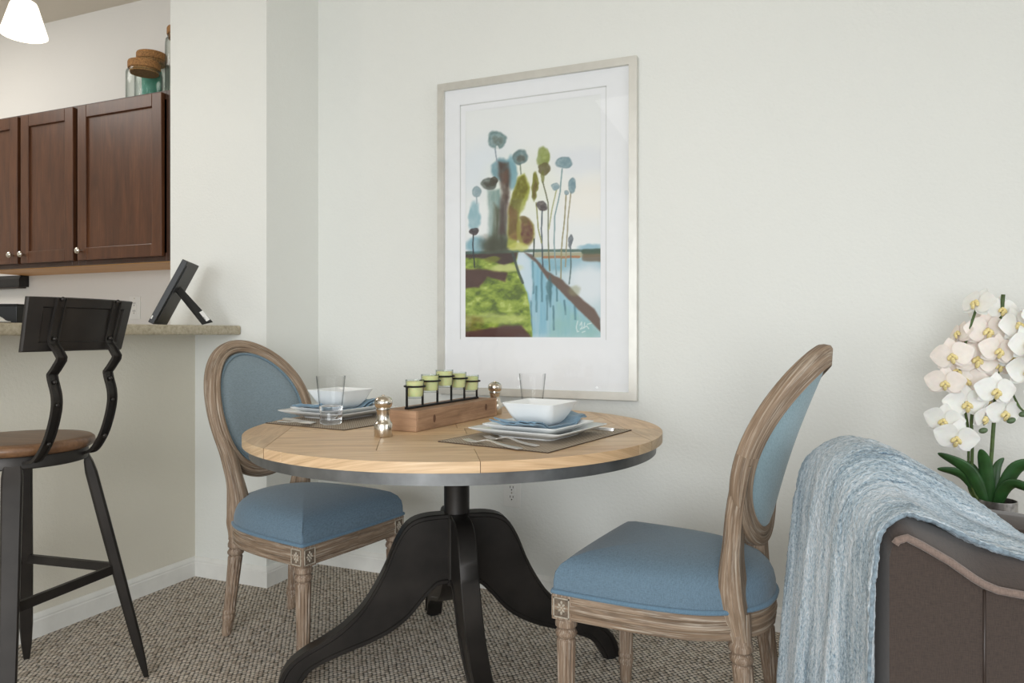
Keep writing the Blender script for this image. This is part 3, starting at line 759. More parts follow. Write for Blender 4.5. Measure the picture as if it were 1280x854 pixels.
def make_chair(label, loc, rz):
    r = thing('dining_chair', label, 'chair', loc, rz, 'oval-back dining chairs at the round table')
    # seat rail with moulded grooves
    bm = NB(); prof = [(-.03, ZB + .004), (-.004, ZB), (0, ZB + .003), (.001, ZB + .012), (-.003, ZB + .015), (.001, ZB + .020), (.003, ZB + .030), (.001, ZB + .040), (-.003, ZB + .043), (.001, ZB + .047), (.001, ZR - .006), (-.003, ZR), (-.03, ZR)]
    rows = [[off(p, n, d, z) for p, n in zip(OUT, NORM)] for d, z in prof]
    rows = [list(c_) for c_ in zip(*rows)]
    grid_faces(bm, rows, closed_u=True, closed_v=True); obj('seat_rail', bm, M['oak'], r, 40)
    # cushion
    bm = NB(); rows = []
    prof = [(.99, 0, ZR - .002), (1.0, .0, ZR + .012), (1.0, -.001, ZR + .034), (1.0, -.006, ZR + .054), (.955, -.004, ZR + .071), (.87, 0, ZR + .086), (.72, 0, ZR + .099), (.5, 0, ZR + .108), (.25, 0, ZR + .112), (.02, 0, ZR + .113)]
    for s_, d, z in prof:
        rows.append([(p.x * s_ + n.x * d - .0 * (1 - s_), p.y * s_ + n.y * d, z) for p, n in zip(OUT, NORM)])
    V = grid_faces(bm, rows, closed_u=True); cap(bm, V[-1]); cap(bm, V[0])
    cu = obj('seat_cushion', bm, M['blue'], r, 180)
    bm = NB(); tube(bm, [off(p, n, .001, ZR + .006) for p, n in zip(OUT, NORM)], .0065, 8, closed=True); obj('piping', bm, M['welt'], cu, 180)
    # legs
    def add_leg(x, y, rear, sy):
        bm = NB()
        if rear: prof = [(.014, .0), (.0165, .006), (.0185, .05), (.0225, .062), (.0225, .068), (.0195, .074), (.0225, .08), (.0225, .086), (.0195, .092), (.0235, .25), (.0245, .275), (.021, .281), (.0265, .287), (.028, .293), (.0255, .299), (.0215, .305), (.028, .312), (.0285, .322), (.026, .33), (.024, .40)]
        else: prof = [(.014, .0), (.0165, .006), (.0185, .05), (.0225, .062), (.0225, .068), (.0195, .074), (.0225, .08), (.0225, .086), (.020, .092), (.024, .255), (.0245, .278), (.0205, .284), (.0265, .29), (.028, .296), (.0255, .302), (.0215, .308), (.0275, .314), (.028, .322), (.026, .332)]
        fl = [0 if not (.09 <= z <= .256) else .13 for q_, z in prof]
        # densify the fluted shaft
        sh = (lambda z: (-.040 * max(0, (ZB - z) / ZB) ** 1.2, sy * .012 * max(0, (ZB - z) / ZB))) if rear else None
        P2, F2 = [], []
        for i in range(len(prof)):
            P2.append(prof[i]); F2.append(fl[i])
            if i < len(prof) - 1 and prof[i + 1][1] - prof[i][1] > .05:
                for k in (.06, .3, .5, .7, .94):
                    P2.append(tuple(prof[i][m_] * (1 - k) + prof[i + 1][m_] * k for m_ in (0, 1))); F2.append(.13 if fl[i] else 0)
        lathe(bm, P2, 72, F2, 12, shear=sh)
        if not rear: box(bm, (0, 0, (ZB + ZR) / 2 - .001), (.055, .055, ZR - ZB + .002), bev=.002)
        lg = obj('leg', bm, M['oak_leg'], r, 40, (x, y, 0))
        if not rear:
            for (nx_, ny_) in ((1, 0), (0, sy)):
                bm = NB(); zc = (ZB + ZR) / 2 - .001; T_ = Vector((-ny_, nx_, 0)); Nn = Vector((nx_, ny_, 0)); C_ = Nn * .0275 + Vector((0, 0, zc))
                for a, b, ww, hh_ in ((0, .0235, .044, .003), (0, -.0235, .044, .003), (.0205, 0, .003, .05), (-.0205, 0, .003, .05)):
                    box(bm, C_ + T_ * a + Vector((0, 0, b)) + Nn * .001, (abs(T_.x) * ww + abs(Nn.x) * .003, abs(T_.y) * ww + abs(Nn.y) * .003, hh_))
                obj('rosette_ground', box(NB(), C_ + Nn * .0003, (abs(T_.x) * .040 + abs(Nn.x) * .0012, abs(T_.y) * .040 + abs(Nn.y) * .0012, .046)), M['carve_ground'], lg, 0)
                for k in range(8):
                    an = k * PI / 4; rr = .0105 if k % 2 == 0 else .0085; l_ = .009 if k % 4 else .007
                    if k in (2, 6): rr, l_ = .0125, .0085
                    pc = C_ + T_ * (rr * math.cos(an) * .85) + Vector((0, 0, rr * math.sin(an)))
                    Rm = Matrix((T_, Vector((0, 0, 1)), Nn)).transposed().to_4x4() @ Matrix.Rotation(an, 4, 'Z')
                    bmesh.ops.create_uvsphere(bm, u_segments=8, v_segments=5, radius=1, matrix=Matrix.Translation(pc) @ Rm @ Matrix.Diagonal((l_ * .62, .0036, .0035, 1)))
                bmesh.ops.create_uvsphere(bm, u_segments=10, v_segments=6, radius=1, matrix=Matrix.Translation(C_) @ Matrix((T_, Vector((0, 0, 1)), Nn)).transposed().to_4x4() @ Matrix.Diagonal((.0035, .0035, .003, 1)))
                obj('rosette', bm, M['carve'], lg, 40)
        return lg
    for sy in (1, -1):
        add_leg(.2225, sy * .208, False, sy)
        add_leg(-.190, sy * .132, True, sy)
    # oval frame
    bm = NB(); N = 96
    path = [ringpt(2 * PI * k / N) for k in range(N)]
    outw = [Vector((.048 * 2 * math.cos(2 * PI * k / N) / 1, RB_ * math.cos(2 * PI * k / N), RA * math.sin(2 * PI * k / N))).normalized() for k in range(N)]
    # profile: a = side (front/back), b = outward
    pr = [(-.021, -.023), (-.021, .018), (-.017, .024), (-.004, .0265), (.006, .0255), (.010, .023), (.012, .020), (.015, .016), (.019, .010), (.022, .001), (.0185, -.003), (.020, -.009), (.022, -.015), (.018, -.021), (.010, -.024)]
    sgn = 1
    tv = (path[1] - path[-1]).normalized(); sv = tv.cross(outw[0])
    if sv.x < 0: sgn = -1
    sweep(bm, path, [(a * sgn, b) for a, b in pr], closed=True, up=outw)
    obj('backrest_frame', bm, M['oak'], r, 40)
    # posts that run from the rail up into the sides of the oval
    for sy in (1, -1):
        ctrl = [(-.188, .131, .334), (-.178, .132, .385), (-.170, .135, .44)]
        P = [Vector((x, sy * y, z)) for x, y, z in ctrl]
        for y, z in ((.144, .51), (.155, .575), (.169, .64)): P.append(Vector((back_x(y, z) + .004, sy * y, z)))
        for deg, dr in ((-17, -.0005), (-4, -.001)):
            p = ringpt(math.radians(deg), dr); P.append(Vector((p.x - .0005, sy * p.y, p.z)))
        path = catmull(P, 6)
        npt = len(path)
        scl = []
        for q_ in path:
            z = q_.z; scl.append(1.0 + .42 * smooth01((z - .335) / .07) - .42 * smooth01((z - .43) / .14) - .12 * smooth01((z - .56) / .18))
        bm = NB(); pp = [(-.022, -.024), (-.022, .020), (-.017, .025), (.010, .025), (.016, .020), (.019, .012), (.022, .003), (.022, -.004), (.018, -.012), (.015, -.02), (.010, -.025), (-.017, -.025)]
        ups = [Vector((0, sy, 0))] * npt
        sg = 1
        s0 = (path[1] - path[0]).cross(ups[0])
        if s0.x < 0: sg = -1
        sweep(bm, path, [(a * sg, b) for a, b in pp], up=ups, scale=scl)
        obj('back_post', bm, M['oak'], r, 40)
    # upholstered oval, front and rear
    for nm_, m_, dx0, bulge, sgn_ in (('back_pad', M['blue_lit'], .012, .026, 1), ('rear_panel', M['blue_back'], -.016, .006, -1)):
        bm = NB(); rows = []
        for k in range(9):
            s_ = 1 - k / 8.001; q_ = math.sqrt(max(0, 1 - s_ ** 4))
            rows.append([(back_x((RA - .021) * s_ * math.cos(2 * PI * j / 64), RC + (RB_ - .021) * s_ * math.sin(2 * PI * j / 64)) + dx0 + sgn_ * bulge * q_, (RA - .021) * s_ * math.cos(2 * PI * j / 64), RC + (RB_ - .021) * s_ * math.sin(2 * PI * j / 64)) for j in range(64)])
        V = grid_faces(bm, rows, closed_u=True); cap(bm, V[-1])
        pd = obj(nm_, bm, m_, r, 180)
        if sgn_ < 0: continue
        bm = NB(); tube(bm, [ringpt(2 * PI * j / 80, -.0255, dx0 + sgn_ * .008) for j in range(80)], .0048, 8, closed=True); obj('welt', bm, M['pad_welt'] if sgn_ > 0 else M['blue_back'], pd, 180)
    return r
ch = make_chair('blue oval-back chair beside the half wall, seat pushed under the table', (-1.648, 2.074, 0), -.159)
c2 = copy_tree(ch, 'blue oval-back chair seen from behind, between table and armchair')
c2.location = (-.338, 1.935, 0); c2.rotation_euler = (0, 0, 3.017)

# ------------------------------------------------------------------ bar stool
st = thing('bar_stool', 'black metal bar stool with round wooden seat at the bar ledge', 'stool', (-2.09, 1.375, 0), math.radians(7.5))
bm = NB(); lathe(bm, [(.02, .722), (.180, .722), (.188, .727), (.192, .736), (.190, .746), (.182, .752), (.16, .753), (.02, .751)], 64); obj('seat', bm, M['seatwood'], st, 50)
bm = NB(); lathe(bm, [(.155, .7215), (.172, .7215), (.174, .718), (.174, .69), (.171, .687), (.155, .687)], 64, cap_ends=False)
bmesh.ops.contextual_create if False else None
obj('seat_ring', bm, M['black_steel'], st, 40)
for sx in (-1, 1):
    for sy in (-1, 1):
        bm = NB(); d = Vector((sx, sy, 0)).normalized(); tn = Vector((-d.y, d.x, 0))
        top = d * .163; bot = d * .326
        rows = []
        for k, (zz, w, th) in enumerate(((.715, .020, .006), (.69, .022, .007), (.672, .024, .012), (.64, .024, .016), (.5, .0225, .0165), (.3, .021, .016), (.12, .018, .014), (.05, .014, .011), (.004, .009, .007), (0, .008, .006))):
            f = 1 - zz / .715; p = top.lerp(bot, f); p.z = zz
            rows.append([p + d * a + tn * b for a, b in ((th, -w * .8), (th, w * .8), (th * .6, w), (-th * .6, w), (-th, w * .8), (-th, -w * .8), (-th * .6, -w), (th * .6, -w))])
        V = grid_faces(bm, rows, closed_u=True); cap(bm, V[0]); cap(bm, V[-1]); obj('leg', bm, M['black_steel'], st, 30)
zf = .345; f = 1 - zf / .715; rr = (.163 + (.326 - .163) * f) / math.sqrt(2)
for k in range(4):
    a = [(1, 1), (-1, 1), (-1, -1), (1, -1)][k]; b = [(-1, 1), (-1, -1), (1, -1), (1, 1)][k]
    p0, p1 = Vector((a[0] * rr, a[1] * rr, zf)), Vector((b[0] * rr, b[1] * rr, zf))
    bm = NB(); sweep(bm, [p0, p1], [(-.006, -.013), (.006, -.013), (.006, .013), (-.006, .013)], up=(0, 0, 1)); obj('footrest_bar', bm, M['black_steel'], st, 30)
BKR = Matrix.Rotation(math.radians(-2.5), 4, 'Z')
cp = [(.145, .704), (.178, .713), (.208, .748), (.229, .79), (.245, .845), (.246, .885), (.234, .925), (.231, .94), (.250, .962), (.266, .983), (.250, 1.006), (.233, 1.026), (.240, 1.05), (.254, 1.10), (.266, 1.143)]
for sy in (-1, 1):
    y = sy * .088
    P = []
    lowp = catmull([(a, y, b) for a, b in cp[:8]], 6); P = lowp + [Vector((a, y, b)) for a, b in ((.243, .953), (.262, .977), (.264, .985), (.248, 1.008), (.236, 1.021), (.2345, 1.032), (.254, 1.10), (.265, 1.14))]
    bm = NB(); hw = .0145
    prof = [(-hw, -.004), (hw, -.004), (hw, .004), (hw - .004, .004), (hw - .004, -.0005), (-hw + .004, -.0005), (-hw + .004, .004), (-hw, .004)]
    sweep(bm, P, prof, up=[Vector((1, 0, .1))] * len(P)); bmesh.ops.transform(bm, matrix=BKR, verts=bm.verts)
    u_ = obj('back_upright', bm, M['black_steel'], st, 30)
    for (x, z) in ((.2475, .86), (.2395, .92), (.268, 1.138), (.240, 1.034), (.219, .757)):
        bm = NB(); bmesh.ops.create_uvsphere(bm, u_segments=10, v_segments=6, radius=.006, matrix=BKR @ Matrix.Translation((x, y, z)))
        obj('rivet', bm, M['black_steel'], u_, 60)
# curved back panel with a raised border
bm = NB(); rows = []; n_ = 24
def panel_pt(u, v, o):        # u -1..1 across, v 0..1 up
    hw = .157 + .009 * v; y = u * hw
    x = .228 + .034 * v - .022 * (u * u) + .006 * (1 - u * u) + o
    y, x = y - x * .0437, x + y * .0437
    return (x, y, 1.000 + .142 * v + .001 * (1 - u * u))
us = [-1, -.985, -.97, -.78, -.76] + [-.76 + 1.52 * k / 14 for k in range(1, 14)] + [.76, .78, .97, .985, 1]; vs = [0, .02, .04, .16, .18, .4, .6, .80, .82, .96, .98, 1]
def emb(u, v):
    e = 0
    if abs(u) < .77 and .17 < v < .81: e = -.004
    if abs(u) > .99 or v < .01 or v > .99: e = -.004
    return e
F_ = [[panel_pt(u, v, emb(u, v) + .004) for u in us] for v in vs]; Bk = [[panel_pt(u, v, -.006) for u in us] for v in vs]
VF = grid_faces(bm, F_); VB = grid_faces(bm, Bk)
def bord(V): return V[0] + [r_[-1] for r_ in V[1:-1]] + V[-1][::-1] + [r_[0] for r_ in V[1:-1]][::-1]
bf, bb = bord(VF), bord(VB)
for i in range(len(bf)): bm.faces.new((bf[i], bf[(i + 1) % len(bf)], bb[(i + 1) % len(bb)], bb[i]))
obj('backrest', bm, M['black_steel'], st, 25)

# ------------------------------------------------------------------ place settings
ZT = TZ
def placemat(loc, rz, label):
    r = thing('placemat', label, 'placemat', (loc[0], loc[1], ZT), rz, 'woven placemats on the table')
    bm = NB(); box(bm, (0, 0, .001), (.482, .332, .0018)); obj('weave', bm, M['mat'], r, 0)
    bm = NB()
    for c_, s_ in (((0, .167, .0011), (.486, .003, .0022)), ((0, -.167, .0011), (.486, .003, .0022)), ((.2425, 0, .0011), (.003, .332, .0022)), ((-.2425, 0, .0011), (.003, .332, .0022))): box(bm, c_, s_)
    obj('edge_binding', bm, M['mat_edge'], r, 0)
    return r
mR = placemat((-.714, 1.915), math.radians(79.5), 'tan woven placemat under the right place setting')
mL = copy_tree(mR, 'tan woven placemat under the left place setting'); mL.location = (-1.418, 2.062, ZT); mL.rotation_euler = (0, 0, math.radians(82))

def square_dish(bm, loops, n=6):
    rows = [[(a, b, z + (lift * (abs(a * b) / (h * h)) if lift else 0)) for a, b in rsq(h, n, rd)] for h, z, rd, lift in loops]
    V = grid_faces(bm, rows, closed_u=True); cap(bm, V[0]); cap(bm, V[-1])
MATZ = ZT + .0023
def dinner_plate(loc, rz, label):
    r = thing('dinner_plate', label, 'plate', (loc[0], loc[1], MATZ), rz, 'large square dinner plates')
    bm = NB(); square_dish(bm, [(.084, 0, .25, 0), (.087, 0, .25, 0), (.089, .004, .24, 0), (.098, .0055, .22, 0), (.105, .010, .2, 0), (.120, .014, .15, 0), (.1435, .0225, .08, .002), (.1445, .0245, .07, .002), (.1430, .0255, .07, .002), (.118, .0175, .15, 0), (.108, .0145, .2, 0), (.100, .0085, .22, 0), (.05, .0075, .3, 0), (.002, .0075, .3, 0)])
    obj('plate_body', bm, M['china'], r, 50); return r
def salad_plate(loc, rz, label):
    r = thing('salad_plate', label, 'plate', (loc[0], loc[1], MATZ + .0095), rz, 'small square salad plates')
    bm = NB(); square_dish(bm, [(.07, 0, .25, 0), (.073, 0, .25, 0), (.078, .006, .2, 0), (.090, .010, .18, 0), (.1155, .0225, .09, .002), (.1165, .0242, .08, .002), (.115, .0252, .08, .002), (.090, .0145, .18, 0), (.076, .0085, .2, 0), (.04, .0075, .3, 0), (.002, .0075, .3, 0)])
    obj('plate_body', bm, M['china'], r, 50); return r
def bowl(loc, rz, label):
    r = thing('square_bowl', label, 'bowl', (loc[0], loc[1], MATZ + .0285), rz, 'square white bowls')
    prof = [(.040, 0, .5, 0), (.044, 0, .5, 0), (.050, .0035, .5, 0), (.0585, .013, .42, 0), (.068, .030, .3, 0), (.0755, .050, .18, 0), (.0795, .0605, .10, 0), (.0802, .062, .09, 0), (.079, .063, .09, 0), (.0757, .060, .1, 0), (.0705, .048, .2, 0), (.063, .028, .34, 0), (.051, .010, .5, 0), (.02, .006, .6, 0), (.002, .0055, .6, 0)]
    bm = NB(); square_dish(bm, prof, 8)
    obj('bowl_body', bm, M['china'], r, 50); return r
def napkin(loc, rz, label, rightside=True):
    r = thing('napkin', label, 'napkin', (loc[0], loc[1], MATZ + .0212), rz, 'folded blue napkins')
    def hf(u, v):
        e = max(0, abs(u) - .55) / .45; ef = max(0, abs(v) - .6) / .4
        z = .003 * math.sin(u * 9 + v * 4) * e + .0015 * math.sin(v * 13) * e + .003 * ef + .0175 * smooth01((abs(u) * .150 - .058) / .05)
        if u > .62: z += .012 * ((u - .62) / .38) ** 1.3 * (.6 + .4 * v)
        if u < -.7: z += .006 * ((-u - .7) / .3)
        return z
    for k, (w, l, dz, nm_, sh) in enumerate(((.150, .075, .0, 'lower_fold', 0), (.143, .070, .0039, 'upper_fold', .008))):
        rows = []
        for i in range(13):
            v = -1 + 2 * i / 12; row = []
            for j in range(31):
                u = -1 + 2 * j / 30
                x = w * u + sh + .008 * v * (abs(u) ** 2); y = l * v * (1 + .08 * math.sin(u * 3))
                row.append((x, y, hf(u, v) + dz))
            rows.append(row)
        bm = NB(); grid_faces(bm, rows); o = obj(nm_, bm, M['napkin'], r, 180)
        mo = o.modifiers.new('thick', 'SOLIDIFY'); mo.thickness = .0032; mo.offset = -1
    return r
RC_ = (-.718, 1.916); LC_ = (-1.512, 2.085)
def setting(first, c, ang, side):
    if not first:
        dinner_plate(c, ang, 'large square white dinner plate under the right bowl')
        salad_plate(c, ang, 'smaller square white plate stacked on the right dinner plate')
        napkin((c[0], c[1] + .005), ang, 'blue cloth napkin folded beneath the right bowl')
        bowl((c[0] - .004, c[1] + .02), ang + .05, 'square white bowl at the right place setting')
setting(False, RC_, math.radians(80), 'right')
def find(n): return [o for o in COL.objects if o.name == n][0]
for nm_, lab, dz, da in (('dinner_plate', 'large square white dinner plate under the left bowl', (0, 0), 0), ('salad_plate', 'smaller square white plate stacked on the left dinner plate', (0, 0), 0), ('napkin', 'blue cloth napkin folded beneath the left bowl', (0, -.004), PI), ('square_bowl', 'square white bowl at the left place setting behind the tumbler', (-.003, .014), 0)):
    o = find(nm_); c_ = copy_tree(o, lab); c_.location = (LC_[0] + dz[0], LC_[1] + dz[1], o.location.z); c_.rotation_euler = (0, 0, math.radians(84) + da)

def tumbler(loc, z, label):
    r = thing('tumbler', label, 'glass', (loc[0], loc[1], z), 0, 'clear glass tumblers')
    bm = NB(); lathe(bm, [(.001, .0), (.030, 0), (.0335, .003), (.0347, .013), (.0336, .018), (.0352, .029), (.0341, .034), (.0358, .046), (.0354, .0565), (.0335, .0575), (.020, .0545), (.001, .0540)], 56)
    obj('thick_base', bm, M['glass'], r, 50)
    bm = NB(); lathe(bm, [(.0356, .0570), (.0366, .066), (.039, .09), (.0452, .1490), (.0450, .1500), (.0441, .1490), (.0380, .09), (.0354, .066), (.0343, .058)], 56, cap_ends=False)
    obj('glass_wall', bm, M['tumbler'], r, 50); return r
g1 = tumbler((-1.408, 1.900), MATZ, 'clear tumbler in front of the left bowl')
g2 = copy_tree(g1, 'clear tumbler behind the right bowl, in front of the picture'); g2.location = (-.885, 2.300, ZT + .0003)

def mill(loc, label):
    r = thing('pepper_mill', label, 'pepper mill', (loc[0], loc[1], ZT + .0003), 0, 'polished steel mills beside the wooden box')
    bm = NB(); lathe(bm, [(.001, 0), (.0245, 0), (.0255, .002), (.0255, .036), (.0245, .038), (.0215, .041), (.0192, .047), (.0182, .056), (.0186, .066), (.0200, .0745)], 40); obj('mill_body', bm, M['steel'], r, 40)
    bm = NB(); lathe(bm, [(.0200, .0748), (.0212, .0758), (.0212, .0785), (.0192, .080), (.0230, .0845), (.0250, .092), (.0246, .100), (.0210, .107), (.0130, .112), (.0050, .1135), (.0042, .1155), (.001, .116)], 40); obj('mill_head', bm, M['steel'], r, 40)
    return r
p1 = mill((-1.110, 1.735), 'steel pepper mill at the near end of the wooden box')
p2 = copy_tree(p1, 'steel mill at the far end of the wooden box, by the picture'); p2.location = (-1.055, 2.372, ZT + .0003)

# cutlery
def strip(bm, pts):           # pts: (x, z, width, thickness) along x with constant y=0 offset
    rows = []
    for x, y, z, w, th in pts: rows.append([(x, y - w / 2, z - th / 2), (x, y + w / 2, z - th / 2), (x, y + w * .46, z + th / 2), (x, y - w * .46, z + th / 2)])
    V = grid_faces(bm, rows, closed_u=True); cap(bm, V[0]); cap(bm, V[-1])
def fork(loc, rz, z, label):
    r = thing('fork', label, 'fork', (loc[0], loc[1], z), rz, 'steel forks on the right placemat')
    bm = NB()
    hz = [(0, .0025), (.03, .003), (.07, .006), (.10, .011), (.125, .011), (.14, .007), (.15, .004)]
    strip(bm, [(0, 0, .003, .015, .0022), (.008, 0, .003, .0168, .0026), (.04, 0, .0038, .013, .0026), (.075, 0, .0068, .0085, .0028), (.105, 0, .0115, .006, .003), (.122, 0, .0118, .0075, .0028), (.134, 0, .0092, .017, .0022), (.143, 0, .0065, .0235, .002), (.152, 0, .0045, .0245, .0018)])
    hd = obj('handle', bm, M['cutlery'], r, 40)
    for k in range(4):
        y = (k - 1.5) * .0066; bm = NB()
        strip(bm, [(.150, y, .005, .0048, .0018), (.165, y, .0028, .0042, .0016), (.185, y * .98, .0036, .0036, .0014), (.198, y * .96, .0062, .0026, .0012), (.202, y * .96, .0072, .0010, .001)])
        obj('tine', bm, M['cutlery'], r, 40)
    return r
f1 = fork((-.645, 1.712), math.radians(180 - 26), MATZ, 'steel fork touching the right dinner plate')
f2 = copy_tree(f1, 'steel fork nearest the edge on the right placemat'); f2.location = (-.668, 1.655, MATZ + .0001); f2.rotation_euler = (0, 0, math.radians(180 - 22))
def knife(loc, rz, label):
    r = thing('table_knife', label, 'knife', (loc[0], loc[1], MATZ), rz)
    bm = NB(); strip(bm, [(0, 0, .004, .013, .006), (.004, 0, .004, .016, .0075), (.05, 0, .004, .014, .007), (.085, 0, .004, .011, .006)]); obj('handle', bm, M['cutlery'], r, 40)
    bm = NB(); strip(bm, [(.084, 0, .004, .011, .004), (.095, .001, .004, .016, .0016), (.16, .001, .004, .018, .0014), (.19, -.001, .004, .012, .0012), (.20, -.004, .004, .003, .001)]); obj('blade', bm, M['cutlery'], r, 40)
    return r
knife((-.545, 2.078), math.radians(172), 'steel table knife past the far side of the right plate')
r = thing('spoon', 'steel spoon on the left placemat before the bowl', 'spoon', (-1.590, 1.871, MATZ), math.radians(-12))
bm = NB(); strip(bm, [(0, 0, .003, .012, .002), (.01, 0, .003, .015, .0024), (.05, 0, .004, .011, .0024), (.085, 0, .008, .006, .0028), (.112, 0, .007, .0065, .0024)]); obj('handle', bm, M['cutlery'], r, 40)
bm = NB(); rows = []
for i in range(9):
    s_ = i / 8 * .999 + .001
    rows.append([(.138 + .030 * s_ * math.cos(2 * PI * k / 28), .0185 * s_ * math.sin(2 * PI * k / 28) * (1 - .12 * math.cos(2 * PI * k / 28)), .002 + .0065 * s_ * s_) for k in range(28)])
grid_faces(bm, rows, closed_u=True); o = obj('spoon_bowl', bm, M['cutlery'], r, 180); mo = o.modifiers.new('t', 'SOLIDIFY'); mo.thickness = .0012
knife2 = None
r = thing('butter_knife', 'steel knife lying beside the spoon on the left placemat', 'knife', (-1.612, 1.925, MATZ), math.radians(-14))
bm = NB(); strip(bm, [(0, 0, .004, .012, .005), (.004, 0, .004, .015, .0068), (.05, 0, .004, .0135, .0065), (.08, 0, .004, .010, .006)]); obj('handle', bm, M['cutlery'], r, 40)
bm = NB(); strip(bm, [(.079, 0, .004, .010, .004), (.09, .001, .004, .015, .0016), (.135, .001, .004, .0165, .0014), (.158, -.001, .004, .012, .0012), (.165, -.004, .004, .003, .001)]); obj('blade', bm, M['cutlery'], r, 40)

# ------------------------------------------------------------------ wooden box and candle stand
ba = math.atan2(.483, .042)
bx = thing('wooden_box', 'long rustic wooden box in the middle of the table', 'box', (-1.071, 1.847, ZT + .0003), ba)
# local x along length, y to the left (towards -X)
bm = NB(); LL, WW, HB = .485, .117, .060
bm.free()
for y in (.006, WW - .006): obj('side_board', box(NB(), (LL / 2, y, HB / 2), (LL - .024, .012, HB), bev=.0012, seg=1), M['boxwood'], bx, 0)
for x in (.006, LL - .006):
    obj('end_board', box(NB(), (x, WW / 2, HB / 2), (.012, WW, HB), bev=.0012, seg=1), M['boxend'], bx, 0)
obj('top_board', box(NB(), (LL / 2, WW / 2, HB - .004), (LL - .024, WW - .024, .007)), M['boxwood'], bx, 0)
for (x, z, rx, rz_) in ((.095, .030, .007, .012), (.408, .036, .008, .011)):
    bm = NB(); rows = []
    for i in range(4): rows.append([(x + rx * (i + .01) / 3.01 * math.cos(2 * PI * k / 18), -.0004 - .0004 * (1 - i / 3), z + rz_ * (i + .01) / 3.01 * math.sin(2 * PI * k / 18)) for k in range(18)])
    grid_faces(bm, rows, closed_u=True); o = obj('wood_knot', bm, M['cab_under'], bx, 180)
    o.data.materials.clear(); o.data.materials.append(M['knot'] if 'knot' in M else M.setdefault('knot', plain('wood_knot', (112, 76, 54), .7, var=.3, scale=200)))
cs = thing('candle_stand', 'black wire stand holding five glass candle cups on the wooden box', 'candle holder', (-1.071, 1.847, ZT + .0003 + HB + .0002), ba)
cups = [(.076, .066), (.158, .078), (.240, .088), (.322, .077), (.404, .063)]   # along the box, ring height
YC = .058; ro = .0337
obj('base_rail', box(NB(), (.240, YC, .003), (.416, .012, .006)), M['blackwire'], cs, 0)
for i, (x, zr_) in enumerate(cups):
    bm = NB(); tube(bm, [(x + ro * .93 * math.cos(2 * PI * k / 36), YC + ro * .93 * math.sin(2 * PI * k / 36), zr_) for k in range(36)], .0028, 8, closed=True)
    rg = obj('cup_ring', bm, M['blackwire'], cs, 180)
    for sx in (-1, 1):
        bm = NB(); box(bm, (x + sx * .037, YC, zr_), (.008, .0045, .0045)); obj('ring_arm', bm, M['blackwire'], rg, 0)
for i in range(6):
    hh_ = max([cups[k][1] for k in (i - 1, i) if 0 <= k < 5]) + .0022
    obj('post', box(NB(), (.035 + .082 * i, YC, hh_ / 2), (.0052, .0052, hh_)), M['blackwire'], cs, 0)
for i, (x, zr_) in enumerate(cups):
    d = Vector((math.cos(ba), math.sin(ba))); n = Vector((-math.sin(ba), math.cos(ba)))
    wx_, wy_ = -1.071 + d.x * x + n.x * YC, 1.847 + d.y * x + n.y * YC
    zc = ZT + .0003 + HB + zr_ - .036
    pos = ['nearest and lowest of the row', 'second from the near end of the row', 'tallest, in the middle of the row', 'second from the far end of the row', 'at the far end of the row'][i]
    g = thing('candle_cup', 'green candle in a glass cup, ' + pos, 'candle', (wx_, wy_, zc), 0, 'green candles on the black stand')
    bm = NB(); lathe(bm, [(.001, 0), (.0225, 0), (.0245, .002), (.0262, .01), (.0285, .056), (.0278, .0565), (.0268, .055), (.0246, .012), (.0235, .006), (.001, .0058)], 36); obj('glass_cup', bm, M['jarglass'], g, 50)
    bm = NB(); lathe(bm, [(.001, .0062), (.0228, .0064), (.0242, .012), (.0264, .050), (.0256, .0508), (.008, .0500), (.001, .0502)], 36); cw = obj('wax', bm, M['candle'], g, 50)
    bm = NB(); tube(bm, [(0, 0, .049), (.0005, 0, .053), (.0015, .0005, .056)], .0009, 6); obj('wick', bm, M['paper'], cw, 180)

# ------------------------------------------------------------------ armchair and throw
AO = Vector((.108, 1.335, 0)); ang = math.radians(13)
ac = thing('armchair', 'taupe upholstered armchair with piped edges in the right foreground', 'armchair', AO, ang)
LA, SD = .56, .68
def e_prof(s):     # near-end outline height
    pts = [(0, .684), (.004, .700), (.012, .712), (.026, .717), (.05, .705), (.09, .682), (.125, .657), (.14, .648), (.16, .640), (.20, .634), (.40, .612), (.60, .585), (.68, .575)]
    for (a, b), (c_, d) in zip(pts[:-1], pts[1:]):
        if s <= c_: return b + (d - b) * (s - a) / (c_ - a)
    return pts[-1][1]
def smooth(t): t = max(0, min(1, t)); return t * t * (3 - 2 * t)
def b_prof(s, l):     # inner back/seat
    zt = .765 - .02 * ((l - LA / 2) / (LA / 2)) ** 2
    back = zt - .045 * max(0, (.03 - s) / .03) ** 2 - (0 if s < .08 else (s - .08) * .55)
    z = back + (.43 - back) * smooth((s - .10) / .16)
    return z
def bodyz(s, l):
    m = min(l, LA - l)
    e_ = e_prof(s) + (.034 + .018 * smooth((s - .07) / .08)) * math.sqrt(smooth(m / .12)) 
    k = smooth((m - .19) / .06); return e_ * (1 - k) + b_prof(s, l) * k
bm = NB()
Ss = [0, .004, .012, .026, .05, .07, .09, .11, .125, .14, .16, .18, .20, .23, .26, .3, .35, .4, .5, .6, .66, .68]
Ls = [0, .004, .012, .025, .04, .055, .07, .085, .10, .115, .13, .145, .16, .2, .25, .31, .36, .4, .415, .43, .445, .46, .475, .49, .505, .52, .535, .548, .556, .56]
rows = [[(s, l, bodyz(s, l)) for s in Ss] for l in Ls]
V = grid_faces(bm, rows)
bd = V[0] + [r_[-1] for r_ in V[1:-1]] + V[-1][::-1] + [r_[0] for r_ in V[1:-1]][::-1]
prev = bd
